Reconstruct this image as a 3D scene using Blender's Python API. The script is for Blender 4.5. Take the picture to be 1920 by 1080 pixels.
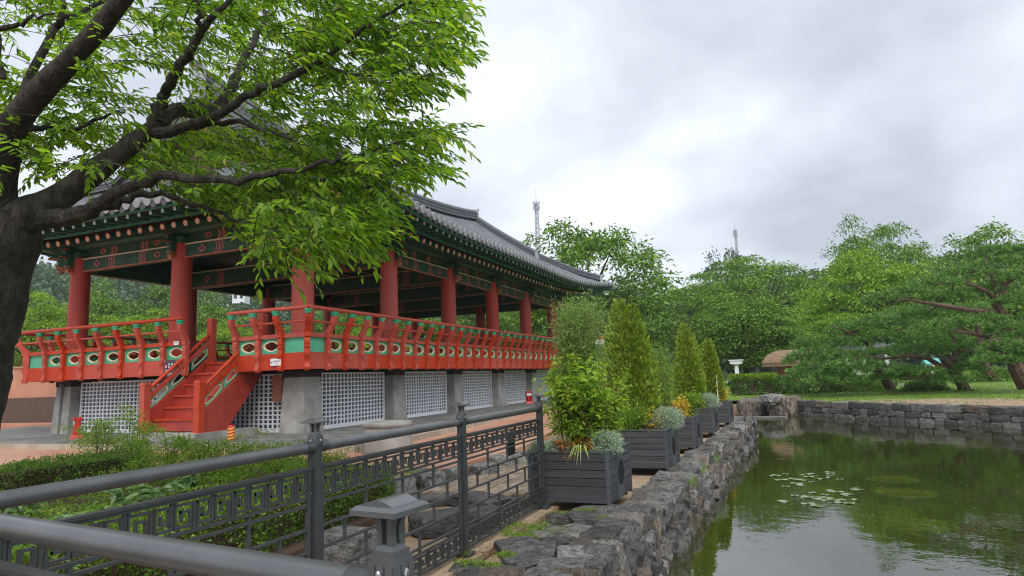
import bpy, bmesh, math, random
import numpy as np
from mathutils import Vector, Matrix, noise as mnoise

random.seed(7)
RNG = np.random.default_rng(7)
scene = bpy.context.scene
for o in list(bpy.data.objects):
    bpy.data.objects.remove(o)
COL = scene.collection
rad = math.radians

# ------------------------------------------------------------------ camera
CAMP = Vector((0, 0, 1.15))
F_PX, W_PX, H_PX = 1201.859, 1920, 1080
_v1 = Vector((1456 - 960, 690 - 540, F_PX)); _v2 = Vector((-2036 - 960, 817 - 540, F_PX))
AY = _v1.normalized(); AX = (-_v2).normalized(); AX = (AX - AY * AX.dot(AY)).normalized()
AZ = AX.cross(AY)
if AZ.y > 0:
    AZ = -AZ
cam_d = bpy.data.cameras.new("camera")
cam_d.sensor_width = 36.0
cam_d.lens = F_PX / W_PX * 36.0
cam_d.clip_start = 0.05
cam_d.clip_end = 3000
cam = bpy.data.objects.new("camera", cam_d)
COL.objects.link(cam)
_r = Vector((AX.x, AY.x, AZ.x)); _u = -Vector((AX.y, AY.y, AZ.y)); _b = -Vector((AX.z, AY.z, AZ.z))
_m = Matrix((_r, _u, _b)).transposed().to_4x4()
_m.translation = CAMP
cam.matrix_world = _m
scene.camera = cam


def ray(px, py):
    v = Vector((px - 960, py - 540, F_PX)) / F_PX
    return Vector((AX.dot(v), AY.dot(v), AZ.dot(v)))


def at(px, py, depth):
    return CAMP + ray(px, py) * depth


def onz(px, py, z):
    r = ray(px, py)
    return CAMP + r * ((z - CAMP.z) / r.z)


# ------------------------------------------------------------------ sky, sun, exposure
SUN_EL, SUN_AZ = 52, 150
SKY_X, SKY_Y = 1.3, 0.4
world = bpy.data.worlds.new("World")
scene.world = world
world.use_nodes = True
wt = world.node_tree
wt.nodes.clear()
N = wt.nodes.new
L = wt.links.new
w_out = N("ShaderNodeOutputWorld")
w_sky = N("ShaderNodeTexSky")
w_sky.sky_type = 'NISHITA'
w_sky.sun_disc = False
w_sky.sun_elevation = rad(SUN_EL)
w_sky.sun_rotation = rad(SUN_AZ)
w_bg = N("ShaderNodeBackground"); w_bg.inputs[1].default_value = 0.05
L(w_sky.outputs[0], w_bg.inputs[0])
tc = N("ShaderNodeTexCoord")
sep = N("ShaderNodeSeparateXYZ"); L(tc.outputs["Generated"], sep.inputs[0])
zab = N("ShaderNodeMath"); zab.operation = 'ABSOLUTE'; L(sep.outputs[2], zab.inputs[0])
zad = N("ShaderNodeMath"); zad.operation = 'ADD'; zad.inputs[1].default_value = 0.35; L(zab.outputs[0], zad.inputs[0])
dx = N("ShaderNodeMath"); dx.operation = 'DIVIDE'; L(sep.outputs[0], dx.inputs[0]); L(zad.outputs[0], dx.inputs[1])
dy = N("ShaderNodeMath"); dy.operation = 'DIVIDE'; L(sep.outputs[1], dy.inputs[0]); L(zad.outputs[0], dy.inputs[1])
cmb = N("ShaderNodeCombineXYZ"); L(dx.outputs[0], cmb.inputs[0]); L(dy.outputs[0], cmb.inputs[1])
nz1 = N("ShaderNodeTexNoise"); nz1.inputs["Scale"].default_value = 1.6; nz1.inputs["Detail"].default_value = 7
nz1.inputs["Roughness"].default_value = 0.50; nz1.inputs["Distortion"].default_value = 0.1
w_off = N("ShaderNodeMapping"); w_off.inputs["Location"].default_value = (SKY_X, SKY_Y, 0)
L(cmb.outputs[0], w_off.inputs[0]); L(w_off.outputs[0], nz1.inputs["Vector"])
cr = N("ShaderNodeValToRGB")
cr.color_ramp.elements[0].position = 0.33; cr.color_ramp.elements[0].color = (0.43, 0.465, 0.535, 1)
cr.color_ramp.elements[1].position = 0.62; cr.color_ramp.elements[1].color = (0.82, 0.865, 0.94, 1)
e = cr.color_ramp.elements.new(0.50); e.color = (0.63, 0.675, 0.75, 1)
L(nz1.outputs[0], cr.inputs[0])
w_cl = N("ShaderNodeBackground"); w_cl.inputs[1].default_value = 0.78
L(cr.outputs[0], w_cl.inputs[0])
w_mix = N("ShaderNodeMixShader"); w_mix.inputs[0].default_value = 0.93
L(w_bg.outputs[0], w_mix.inputs[1]); L(w_cl.outputs[0], w_mix.inputs[2]); L(w_mix.outputs[0], w_out.inputs[0])

sun_d = bpy.data.lights.new("sun", 'SUN')
sun_d.energy = 1.5
sun_d.angle = rad(40)
sun_d.color = (1.0, 0.97, 0.92)
sun = bpy.data.objects.new("sun", sun_d)
COL.objects.link(sun)
_a = rad(SUN_AZ)
_sd = Vector((math.sin(_a) * math.cos(rad(SUN_EL)), math.cos(_a) * math.cos(rad(SUN_EL)), math.sin(rad(SUN_EL))))
sun.rotation_euler = _sd.to_track_quat('Z', 'Y').to_euler()

scene.view_settings.view_transform = 'Standard'
scene.view_settings.look = 'None'
scene.view_settings.gamma = 1
scene.view_settings.use_curve_mapping = False
scene.view_settings.exposure = 0.86
scene.render.engine = 'CYCLES'
scene.cycles.max_bounces = 7
scene.cycles.transparent_max_bounces = 6
scene.cycles.use_denoising = True
scene.cycles.pixel_filter_type = 'BLACKMAN_HARRIS'
scene.cycles.filter_width = 1.15

# ------------------------------------------------------------------ materials
MAT = {}


def mat(name, c1, c2=None, rough=0.6, scale=4.0, detail=5, bump=0.0, bscale=None, metal=0.0, spec=0.5,
        stretch=(1, 1, 1), ramp=(0.35, 0.65), c3=None, coat=0.0, world=False, vary=0.0):
    m = bpy.data.materials.new(name)
    m.use_nodes = True
    t = m.node_tree
    p = t.nodes["Principled BSDF"]
    p.inputs["Roughness"].default_value = rough
    p.inputs["Metallic"].default_value = metal
    p.inputs["Specular IOR Level"].default_value = spec
    p.inputs["Coat Weight"].default_value = coat
    if c2 is None:
        c2 = tuple(min(1, c * 1.25) for c in c1)
    co = t.nodes.new("ShaderNodeTexCoord")
    mp = t.nodes.new("ShaderNodeMapping")
    mp.inputs["Scale"].default_value = stretch
    if world:
        g = t.nodes.new("ShaderNodeNewGeometry")
        t.links.new(g.outputs["Position"], mp.inputs[0])
    else:
        t.links.new(co.outputs["Object"], mp.inputs[0])
    nz = t.nodes.new("ShaderNodeTexNoise")
    nz.inputs["Scale"].default_value = scale
    nz.inputs["Detail"].default_value = detail
    nz.inputs["Roughness"].default_value = 0.62
    t.links.new(mp.outputs[0], nz.inputs["Vector"])
    r = t.nodes.new("ShaderNodeValToRGB")
    r.color_ramp.elements[0].position = ramp[0]; r.color_ramp.elements[0].color = (*c1, 1)
    r.color_ramp.elements[1].position = ramp[1]; r.color_ramp.elements[1].color = (*c2, 1)
    if c3:
        e3 = r.color_ramp.elements.new(min(0.98, ramp[1] + 0.12)); e3.color = (*c3, 1)
    t.links.new(nz.outputs[0], r.inputs[0])
    if vary:
        # every piece its own tone
        oi = t.nodes.new("ShaderNodeObjectInfo")
        mr = t.nodes.new("ShaderNodeMapRange")
        mr.inputs["To Min"].default_value = 1 - vary
        mr.inputs["To Max"].default_value = 1 + vary
        t.links.new(oi.outputs["Random"], mr.inputs[0])
        hs = t.nodes.new("ShaderNodeHueSaturation")
        m7 = t.nodes.new("ShaderNodeMath"); m7.operation = 'MULTIPLY'; m7.inputs[1].default_value = 7.31
        fr = t.nodes.new("ShaderNodeMath"); fr.operation = 'FRACT'
        t.links.new(oi.outputs["Random"], m7.inputs[0]); t.links.new(m7.outputs[0], fr.inputs[0])
        ms_ = t.nodes.new("ShaderNodeMapRange"); ms_.inputs["To Min"].default_value = 1 - vary; ms_.inputs["To Max"].default_value = 1 + vary * 1.4
        t.links.new(fr.outputs[0], ms_.inputs[0])
        t.links.new(ms_.outputs[0], hs.inputs["Saturation"]); t.links.new(mr.outputs[0], hs.inputs["Value"])
        t.links.new(r.outputs[0], hs.inputs["Color"]); t.links.new(hs.outputs[0], p.inputs["Base Color"])
        # offset the grain so pieces never repeat
        ofs = t.nodes.new("ShaderNodeVectorMath"); ofs.operation = 'SCALE'; ofs.inputs[0].default_value = (37.0, 19.0, 53.0)
        t.links.new(oi.outputs["Random"], ofs.inputs["Scale"]); t.links.new(ofs.outputs[0], mp.inputs["Location"])
    else:
        t.links.new(r.outputs[0], p.inputs["Base Color"])
    if bump:
        n2 = t.nodes.new("ShaderNodeTexNoise")
        n2.inputs["Scale"].default_value = bscale or scale * 4
        n2.inputs["Detail"].default_value = 6
        t.links.new(mp.outputs[0], n2.inputs["Vector"])
        b = t.nodes.new("ShaderNodeBump")
        b.inputs["Strength"].default_value = bump
        b.inputs["Distance"].default_value = 0.03
        t.links.new(n2.outputs[0], b.inputs["Height"])
        t.links.new(b.outputs[0], p.inputs["Normal"])
    MAT[name] = m
    return m


def mat_leaf(name, c1, c2, trans=0.35, tcol=None, rough=0.5, c3=None, spec=0.35):
    m = bpy.data.materials.new(name)
    m.use_nodes = True
    t = m.node_tree
    p = t.nodes["Principled BSDF"]
    out = t.nodes["Material Output"]
    p.inputs["Roughness"].default_value = rough
    p.inputs["Specular IOR Level"].default_value = spec
    g = t.nodes.new("ShaderNodeNewGeometry")
    r = t.nodes.new("ShaderNodeValToRGB")
    r.color_ramp.elements[0].color = (*c1, 1)
    r.color_ramp.elements[1].color = (*c2, 1)
    if c3:
        r.color_ramp.elements[1].position = 0.9
        e3 = r.color_ramp.elements.new(0.97); e3.color = (*c3, 1)
    t.links.new(g.outputs["Random Per Island"], r.inputs[0])
    t.links.new(r.outputs[0], p.inputs["Base Color"])
    tr = t.nodes.new("ShaderNodeBsdfTranslucent")
    mx = t.nodes.new("ShaderNodeMixRGB")
    mx.blend_type = 'MULTIPLY'
    mx.inputs[0].default_value = 1
    mx.inputs[2].default_value = (*(tcol or (2.0, 2.0, 1.2)), 1)
    t.links.new(r.outputs[0], mx.inputs[1])
    t.links.new(mx.outputs[0], tr.inputs[0])
    ms = t.nodes.new("ShaderNodeMixShader")
    ms.inputs[0].default_value = trans
    t.links.new(p.outputs[0], ms.inputs[1])
    t.links.new(tr.outputs[0], ms.inputs[2])
    t.links.new(ms.outputs[0], out.inputs[0])
    MAT[name] = m
    return m


M_red = mat("red_paint", (0.42, 0.05, 0.024), (0.50, 0.066, 0.032), rough=0.5, scale=1.7, bump=0.2, bscale=24, stretch=(1, 1, 2.5), c3=(0.37, 0.055, 0.032), detail=9, vary=0.07)
M_redd = mat("red_column_paint", (0.40, 0.052, 0.032), (0.49, 0.07, 0.042), rough=0.5, scale=1.6, bump=0.1, bscale=14, stretch=(1, 1, 0.3), detail=9, vary=0.06)
M_rail = mat("red_rail_paint", (0.39, 0.048, 0.022), (0.48, 0.068, 0.03), rough=0.42, scale=3, vary=0.06)
M_stair = mat("red_stair_paint", (0.30, 0.032, 0.022), (0.40, 0.055, 0.035), rough=0.42, scale=3, bump=0.1, bscale=20)
M_jade = mat("jade_paint", (0.055, 0.36, 0.20), (0.075, 0.44, 0.26), rough=0.5, scale=6, vary=0.08)
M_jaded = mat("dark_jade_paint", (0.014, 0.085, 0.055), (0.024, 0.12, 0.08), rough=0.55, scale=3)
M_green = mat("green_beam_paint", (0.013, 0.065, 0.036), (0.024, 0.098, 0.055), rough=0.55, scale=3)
M_teal = mat("teal_edge_paint", (0.035, 0.19, 0.13), (0.05, 0.23, 0.165), rough=0.55)
M_cream = mat("cream_paint", (0.66, 0.55, 0.36), (0.74, 0.64, 0.44), rough=0.55)
M_orange = mat("orange_paint", (0.40, 0.11, 0.05), (0.47, 0.15, 0.07), rough=0.55)
M_pink = mat("pink_band_paint", (0.42, 0.16, 0.16), (0.5, 0.2, 0.2), rough=0.55)
M_navy = mat("navy_band_paint", (0.03, 0.03, 0.06), (0.05, 0.05, 0.09), rough=0.55)
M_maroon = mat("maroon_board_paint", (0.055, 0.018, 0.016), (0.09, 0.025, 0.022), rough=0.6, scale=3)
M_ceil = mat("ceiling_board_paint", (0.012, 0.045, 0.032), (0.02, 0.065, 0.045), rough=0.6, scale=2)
M_deck = mat("deck_board", (0.10, 0.035, 0.022), (0.16, 0.06, 0.04), rough=0.6, scale=3, vary=0.15)
M_dark = mat("dark_timber", (0.02, 0.015, 0.014), (0.035, 0.025, 0.022), rough=0.8)
M_tile = mat("roof_tile_grey", (0.085, 0.092, 0.105), (0.15, 0.158, 0.175), rough=0.6, scale=3, bump=0.2, bscale=20, c3=(0.20, 0.205, 0.215), vary=0.14)
M_tileb = mat("roof_bed_grey", (0.05, 0.052, 0.058), (0.085, 0.087, 0.095), rough=0.7, scale=4)
M_tend = mat("end_tile_grey", (0.30, 0.31, 0.33), (0.40, 0.41, 0.43), rough=0.6, scale=8, vary=0.12)
M_ridge = mat("ridge_tile_grey", (0.085, 0.09, 0.105), (0.15, 0.155, 0.17), rough=0.6, scale=5, stretch=(0.6, 0.6, 9), bump=0.35, bscale=5)
M_gran = mat("granite", (0.17, 0.163, 0.15), (0.40, 0.388, 0.36), rough=0.8, scale=1.7, bump=0.3, bscale=60, detail=12, ramp=(0.3, 0.68), c3=(0.46, 0.45, 0.42), vary=0.1)
M_white = mat("white_lattice_paint", (0.70, 0.715, 0.75), (0.78, 0.795, 0.83), rough=0.5, scale=2, vary=0.05)
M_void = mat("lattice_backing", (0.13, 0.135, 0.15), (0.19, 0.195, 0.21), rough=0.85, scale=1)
M_iron = mat("fence_metal", (0.052, 0.056, 0.060), (0.072, 0.076, 0.08), rough=0.36, scale=7, metal=0.25, spec=0.5, bump=0.05, bscale=200)
M_ironl = mat("skylit_rail_metal", (0.10, 0.105, 0.11), (0.13, 0.135, 0.14), rough=0.30, scale=5, metal=0.3, bump=0.06, bscale=160)  # lighter base than the fence metal: the rails' sky highlight put into the colour
M_bolt = mat("steel_bolt", (0.35, 0.36, 0.37), (0.45, 0.46, 0.47), rough=0.3, metal=0.9)
M_plank = mat("planter_plank", (0.045, 0.045, 0.052), (0.066, 0.065, 0.073), rough=0.5, scale=2, stretch=(1, 1, 14), bump=0.2, bscale=6, vary=0.16)
M_plk2 = mat("planter_panel", (0.06, 0.072, 0.08), (0.08, 0.092, 0.10), rough=0.45, scale=3, vary=0.1)
M_soil = mat("soil", (0.045, 0.028, 0.018), (0.10, 0.06, 0.038), rough=0.95, scale=18, bump=0.6, bscale=60)
M_slate = mat("slate_stone", (0.032, 0.031, 0.03), (0.20, 0.19, 0.178), rough=0.6, scale=5.5, bump=1.0, bscale=13, stretch=(1, 1, 0.4), c3=(0.36, 0.33, 0.295), detail=10, vary=0.5)
M_slate2 = mat("brown_slate_stone", (0.045, 0.038, 0.032), (0.205, 0.178, 0.15), rough=0.65, scale=6, bump=1.0, bscale=14, stretch=(1.8, 1.8, 0.35), c3=(0.37, 0.32, 0.27), detail=10, vary=0.45)
M_slate3 = mat("dark_slate_stone", (0.022, 0.022, 0.024), (0.15, 0.143, 0.137), rough=0.45, scale=5, bump=1.0, bscale=15, c3=(0.30, 0.285, 0.265), detail=11, vary=0.45)
M_bank = mat("bank_stone", (0.042, 0.042, 0.042), (0.17, 0.165, 0.158), rough=0.75, scale=5, bump=0.9, bscale=12, c3=(0.27, 0.245, 0.22), detail=9, vary=0.45)
M_bank2 = mat("pale_bank_stone", (0.10, 0.098, 0.09), (0.28, 0.27, 0.25), rough=0.75, scale=5, bump=0.9, bscale=12, detail=9, vary=0.3)
M_joint = mat("wall_joint", (0.018, 0.016, 0.014), (0.04, 0.035, 0.03), rough=0.95, scale=8)
M_plaza = mat("plaza_paving", (0.42, 0.21, 0.125), (0.53, 0.29, 0.19), rough=0.45, scale=0.7, c3=(0.56, 0.34, 0.24), bump=0.1, bscale=60, world=True)
M_sand = mat("sandy_ground", (0.27, 0.19, 0.12), (0.40, 0.29, 0.19), rough=0.95, scale=5, bump=0.5, bscale=60, c3=(0.30, 0.24, 0.13), world=True)
M_bark = mat("zelkova_bark", (0.022, 0.019, 0.015), (0.075, 0.064, 0.05), rough=0.95, scale=9, bump=1.0, bscale=30, stretch=(1.5, 1.5, 0.6), c3=(0.17, 0.165, 0.13), detail=11, ramp=(0.40, 0.66))
M_bark2 = mat("grey_bark", (0.035, 0.03, 0.025), (0.08, 0.068, 0.055), rough=0.9, scale=4, bump=0.6, bscale=10)
M_pinebark = mat("pine_bark", (0.07, 0.04, 0.03), (0.18, 0.105, 0.085), rough=0.9, scale=6, bump=0.8, bscale=12)
M_stem = mat("green_stem", (0.06, 0.05, 0.025), (0.10, 0.08, 0.04), rough=0.8)
M_thatch = mat("thatch", (0.15, 0.095, 0.058), (0.31, 0.21, 0.135), rough=0.95, scale=3, stretch=(1, 1, 14), bump=0.8, bscale=4)
M_brown = mat("brown_timber", (0.16, 0.075, 0.04), (0.24, 0.12, 0.07), rough=0.8)
M_clay = mat("clay_wall", (0.26, 0.10, 0.06), (0.34, 0.14, 0.09), rough=0.9)
M_salmon = mat("salmon_plaster", (0.44, 0.20, 0.125), (0.50, 0.25, 0.16), rough=0.85, scale=1.5)
M_dbrown = mat("brown_cladding", (0.075, 0.045, 0.035), (0.11, 0.07, 0.055), rough=0.7, scale=2, stretch=(8, 8, 0.3))
M_wht = mat("white_paint", (0.72, 0.73, 0.74), (0.8, 0.81, 0.82), rough=0.5)
M_turq = mat("turquoise_roof_paint", (0.12, 0.42, 0.40), (0.16, 0.5, 0.48), rough=0.6)
M_blk = mat("black_plate", (0.012, 0.012, 0.014), (0.02, 0.02, 0.022), rough=0.4)
M_fire = mat("fire_red_plastic", (0.50, 0.012, 0.02), (0.60, 0.02, 0.03), rough=0.3)
M_yel = mat("yellow_print", (0.75, 0.5, 0.05), (0.8, 0.55, 0.08), rough=0.4)
M_signb = mat("sign_navy", (0.03, 0.028, 0.05), (0.045, 0.04, 0.07), rough=0.35)
M_blue = mat("lantern_blue", (0.12, 0.22, 0.55), (0.16, 0.28, 0.62), rough=0.6)
M_lred = mat("lantern_red", (0.50, 0.03, 0.07), (0.58, 0.05, 0.10), rough=0.6)
M_hazesteel = mat("hazed_mast_steel", (0.40, 0.41, 0.45), (0.50, 0.51, 0.55), rough=0.5)  # distance haze put into the masts' colour as a paler steel
M_glass = mat("dark_window", (0.03, 0.035, 0.04), (0.05, 0.055, 0.06), rough=0.1)
M_curb = mat("kerb_stone", (0.34, 0.28, 0.22), (0.45, 0.39, 0.31), rough=0.85, scale=2, bump=0.3, bscale=30, world=True, vary=0.15)
M_brick = mat("path_brick", (0.22, 0.17, 0.12), (0.32, 0.25, 0.18), rough=0.9, scale=2.5, bump=0.4, bscale=20, world=True, vary=0.25)
M_lawn = mat("lawn_soil", (0.11, 0.19, 0.03), (0.20, 0.30, 0.05), rough=0.95, scale=0.6, bump=0.6, bscale=30, c3=(0.27, 0.25, 0.10), world=True)
M_hill = mat("hill_soil", (0.03, 0.055, 0.025), (0.05, 0.08, 0.035), rough=0.95, scale=0.05, world=True)

ML_zel = mat_leaf("zelkova_leaf", (0.055, 0.125, 0.014), (0.20, 0.325, 0.034), trans=0.55, tcol=(2.2, 2.3, 0.9), c3=(0.31, 0.35, 0.04))
ML_bg = mat_leaf("tree_leaf", (0.055, 0.125, 0.022), (0.27, 0.43, 0.065), trans=0.18)
ML_bgd = mat_leaf("dark_tree_leaf", (0.045, 0.10, 0.024), (0.20, 0.32, 0.06), trans=0.16)
ML_bgl = mat_leaf("bright_tree_leaf", (0.10, 0.21, 0.018), (0.30, 0.46, 0.045), trans=0.2)
ML_pine = mat_leaf("pine_needle", (0.05, 0.14, 0.03), (0.23, 0.42, 0.085), trans=0.10, tcol=(1.5, 1.5, 1.2))
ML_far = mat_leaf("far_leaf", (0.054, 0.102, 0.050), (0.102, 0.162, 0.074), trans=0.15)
ML_thuja = mat_leaf("thuja_leaf", (0.10, 0.18, 0.018), (0.31, 0.43, 0.036), trans=0.2, tcol=(1.6, 1.6, 1), c3=(0.20, 0.13, 0.04))
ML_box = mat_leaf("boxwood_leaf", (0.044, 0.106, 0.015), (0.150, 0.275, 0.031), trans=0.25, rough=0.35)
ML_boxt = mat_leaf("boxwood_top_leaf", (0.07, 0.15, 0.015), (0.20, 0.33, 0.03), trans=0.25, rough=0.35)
ML_boxl = mat_leaf("lime_leaf", (0.11, 0.21, 0.018), (0.25, 0.38, 0.035), trans=0.3)
ML_nand = mat_leaf("nandina_leaf", (0.084, 0.180, 0.022), (0.228, 0.372, 0.042), trans=0.35, c3=(0.36, 0.26, 0.04))
ML_broad = mat_leaf("broad_leaf", (0.11, 0.20, 0.07), (0.24, 0.36, 0.15), trans=0.25, rough=0.35)
ML_lime = mat_leaf("shrub_leaf", (0.14, 0.26, 0.025), (0.34, 0.48, 0.06), trans=0.35, c3=(0.46, 0.40, 0.06))
ML_feath = mat_leaf("feathery_leaf", (0.12, 0.21, 0.05), (0.24, 0.36, 0.10), trans=0.3, c3=(0.36, 0.20, 0.07))
ML_silv = mat_leaf("silver_leaf", (0.24, 0.33, 0.24), (0.46, 0.55, 0.43), trans=0.2, rough=0.7)
ML_var = mat_leaf("variegated_leaf", (0.35, 0.45, 0.10), (0.62, 0.62, 0.28), trans=0.25)
ML_rust = mat_leaf("rust_leaf", (0.30, 0.05, 0.02), (0.50, 0.20, 0.04), trans=0.25)
ML_gold = mat_leaf("gold_leaf", (0.50, 0.38, 0.03), (0.70, 0.50, 0.05), trans=0.25)
ML_grass = mat_leaf("grass_blade", (0.10, 0.20, 0.02), (0.22, 0.34, 0.04), trans=0.3)
ML_moss = mat_leaf("moss_leaf", (0.10, 0.19, 0.02), (0.20, 0.30, 0.03), trans=0.15)
ML_dry = mat_leaf("dry_leaf", (0.16, 0.08, 0.04), (0.36, 0.20, 0.10), trans=0.1)


# ------------------------------------------------------------------ mesh helpers
class MB:
    def __init__(self):
        self.v, self.f, self.m = [], [], []

    def add(self, vs, fs, mi=0):
        b = len(self.v)
        self.v.extend([tuple(p) for p in vs])
        for f in fs:
            self.f.append(tuple(i + b for i in f)); self.m.append(mi)

    def box(self, c, s, rz=0.0, mi=0, taper=1.0, tapy=None):
        hx, hy, hz = s[0] / 2, s[1] / 2, s[2] / 2
        tapy = taper if tapy is None else tapy
        cs, sn = math.cos(rz), math.sin(rz)
        vs = []
        for z, kx, ky in ((-hz, 1, 1), (hz, taper, tapy)):
            for x, y in ((-hx, -hy), (hx, -hy), (hx, hy), (-hx, hy)):
                X, Y = x * kx, y * ky
                vs.append((c[0] + X * cs - Y * sn, c[1] + X * sn + Y * cs, c[2] + z))
        self.add(vs, [(3, 2, 1, 0), (4, 5, 6, 7), (0, 1, 5, 4), (1, 2, 6, 5), (2, 3, 7, 6), (3, 0, 4, 7)], mi)

    def bar(self, p, q, w, h, mi=0, up=(0, 0, 1)):
        p, q = Vector(p), Vector(q)
        d = (q - p).normalized()
        s = d.cross(Vector(up))
        if s.length < 1e-4:
            s = d.cross(Vector((1, 0, 0)))
        s.normalize()
        u = s.cross(d)
        vs = []
        for c in (p, q):
            for a, b in ((-1, -1), (1, -1), (1, 1), (-1, 1)):
                vs.append(c + s * (a * w / 2) + u * (b * h / 2))
        self.add(vs, [(3, 2, 1, 0), (4, 5, 6, 7), (0, 1, 5, 4), (1, 2, 6, 5), (2, 3, 7, 6), (3, 0, 4, 7)], mi)

    def tube(self, pts, rads, n=8, mi=0, cap=True, half=False):
        pts = [Vector(p) for p in pts]
        if not hasattr(rads, '__len__'):
            rads = [rads] * len(pts)
        vs = []
        ref = None
        for i, p in enumerate(pts):
            d = (pts[min(i + 1, len(pts) - 1)] - pts[max(i - 1, 0)]).normalized()
            if ref is None:
                ref = Vector((0, 0, 1)) if abs(d.z) < 0.9 else Vector((1, 0, 0))
            s = d.cross(ref)
            if s.length < 1e-5:
                s = d.cross(Vector((0.3, 1, 0.2)))
            s.normalize()
            u = s.cross(d).normalized()
            if not half:
                ref = u
            for k in range(n):
                a = (math.pi * k / (n - 1)) if half else 2 * math.pi * k / n
                vs.append(p + (s * math.cos(a) + u * math.sin(a)) * rads[i])
        fs = []
        for i in range(len(pts) - 1):
            for k in range(n - 1 if half else n):
                k2 = (k + 1) % n
                fs.append((i * n + k, i * n + k2, (i + 1) * n + k2, (i + 1) * n + k))
        if cap:
            fs.append(tuple(range(n - 1, -1, -1)))
            b = (len(pts) - 1) * n
            fs.append(tuple(range(b, b + n)))
        self.add(vs, fs, mi)

    def lathe(self, prof, c=(0, 0, 0), n=16, mi=0):
        vs = []
        for r, z in prof:
            for k in range(n):
                a = 2 * math.pi * k / n
                vs.append((c[0] + r * math.cos(a), c[1] + r * math.sin(a), c[2] + z))
        fs = []
        for i in range(len(prof) - 1):
            for k in range(n):
                k2 = (k + 1) % n
                fs.append((i * n + k, i * n + k2, (i + 1) * n + k2, (i + 1) * n + k))
        fs.append(tuple(range(n - 1, -1, -1)))
        b = (len(prof) - 1) * n
        fs.append(tuple(range(b, b + n)))
        self.add(vs, fs, mi)

    def prism(self, poly, o, ax, ay, az, d0, d1, mi=0):
        """polygon (a,b) in plane (ax, ay) at o, extruded along az from d0 to d1"""
        o, ax, ay, az = Vector(o), Vector(ax), Vector(ay), Vector(az)
        n = len(poly)
        vs = [o + ax * a + ay * b + az * d0 for a, b in poly] + [o + ax * a + ay * b + az * d1 for a, b in poly]
        fs = [tuple(range(n - 1, -1, -1)), tuple(range(n, 2 * n))]
        for i in range(n):
            j = (i + 1) % n
            fs.append((i, j, n + j, n + i))
        self.add(vs, fs, mi)

    def mesh(self, name, mats, smooth=False):
        me = bpy.data.meshes.new(name)
        me.from_pydata(self.v, [], self.f)
        if not isinstance(mats, (list, tuple)):
            mats = [mats]
        for m in mats:
            me.materials.append(m)
        if len(mats) > 1:
            me.polygons.foreach_set('material_index', self.m)
        if smooth:
            me.polygons.foreach_set('use_smooth', [True] * len(me.polygons))
            try:
                me.set_sharp_from_angle(angle=rad(38))
            except Exception:
                pass
        me.update()
        bm = bmesh.new(); bm.from_mesh(me)
        bmesh.ops.recalc_face_normals(bm, faces=bm.faces)
        bm.to_mesh(me); bm.free()
        return me


def obj(name, data, parent=None, loc=(0, 0, 0), rot=(0, 0, 0), scale=(1, 1, 1)):
    o = bpy.data.objects.new(name, data)
    COL.objects.link(o)
    if parent is not None:
        o.parent = parent
    o.location = loc
    o.rotation_euler = rot
    o.scale = scale
    return o


def mk(name, mb, mats, parent=None, loc=(0, 0, 0), rot=(0, 0, 0), smooth=False, bevel=0.0):
    o = obj(name, mb.mesh(name, mats, smooth), parent, loc, rot)
    if bevel:
        b = o.modifiers.new("bevel", 'BEVEL'); b.width = bevel; b.segments = 2; b.limit_method = 'ANGLE'
    return o


def tag(o, label, cat, group=None, kind=None):
    o["label"] = label
    o["category"] = cat
    if group:
        o["group"] = group
    if kind:
        o["kind"] = kind
    return o


def thing(name, label, cat, loc=(0, 0, 0), rz=0.0, group=None, kind=None):
    o = bpy.data.objects.new(name, None)
    o.empty_display_size = 0.2
    COL.objects.link(o)
    o.location = loc
    o.rotation_euler = (0, 0, rz)
    return tag(o, label, cat, group, kind)


def struct(o, label=None):
    o["kind"] = "structure"
    if label:
        o["label"] = label
    return o


def mesh_np(name, V, F, mats, mi=None, smooth=False):
    """V (n,3), F (m,k) arrays"""
    me = bpy.data.meshes.new(name)
    V = np.asarray(V, dtype=np.float32); F = np.asarray(F, dtype=np.int32)
    m, k = F.shape
    me.vertices.add(len(V)); me.vertices.foreach_set('co', V.ravel())
    me.loops.add(m * k); me.loops.foreach_set('vertex_index', F.ravel())
    me.polygons.add(m)
    me.polygons.foreach_set('loop_start', np.arange(0, m * k, k, dtype=np.int32))
    if not isinstance(mats, (list, tuple)):
        mats = [mats]
    for q in mats:
        me.materials.append(q)
    if mi is not None:
        me.polygons.foreach_set('material_index', np.asarray(mi, dtype=np.int32))
    if smooth:
        me.polygons.foreach_set('use_smooth', np.ones(m, dtype=bool))
    me.update(calc_edges=True)
    me.validate()
    return me


def unit(a):
    return a / np.maximum(np.linalg.norm(a, axis=-1, keepdims=True), 1e-9)


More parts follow.
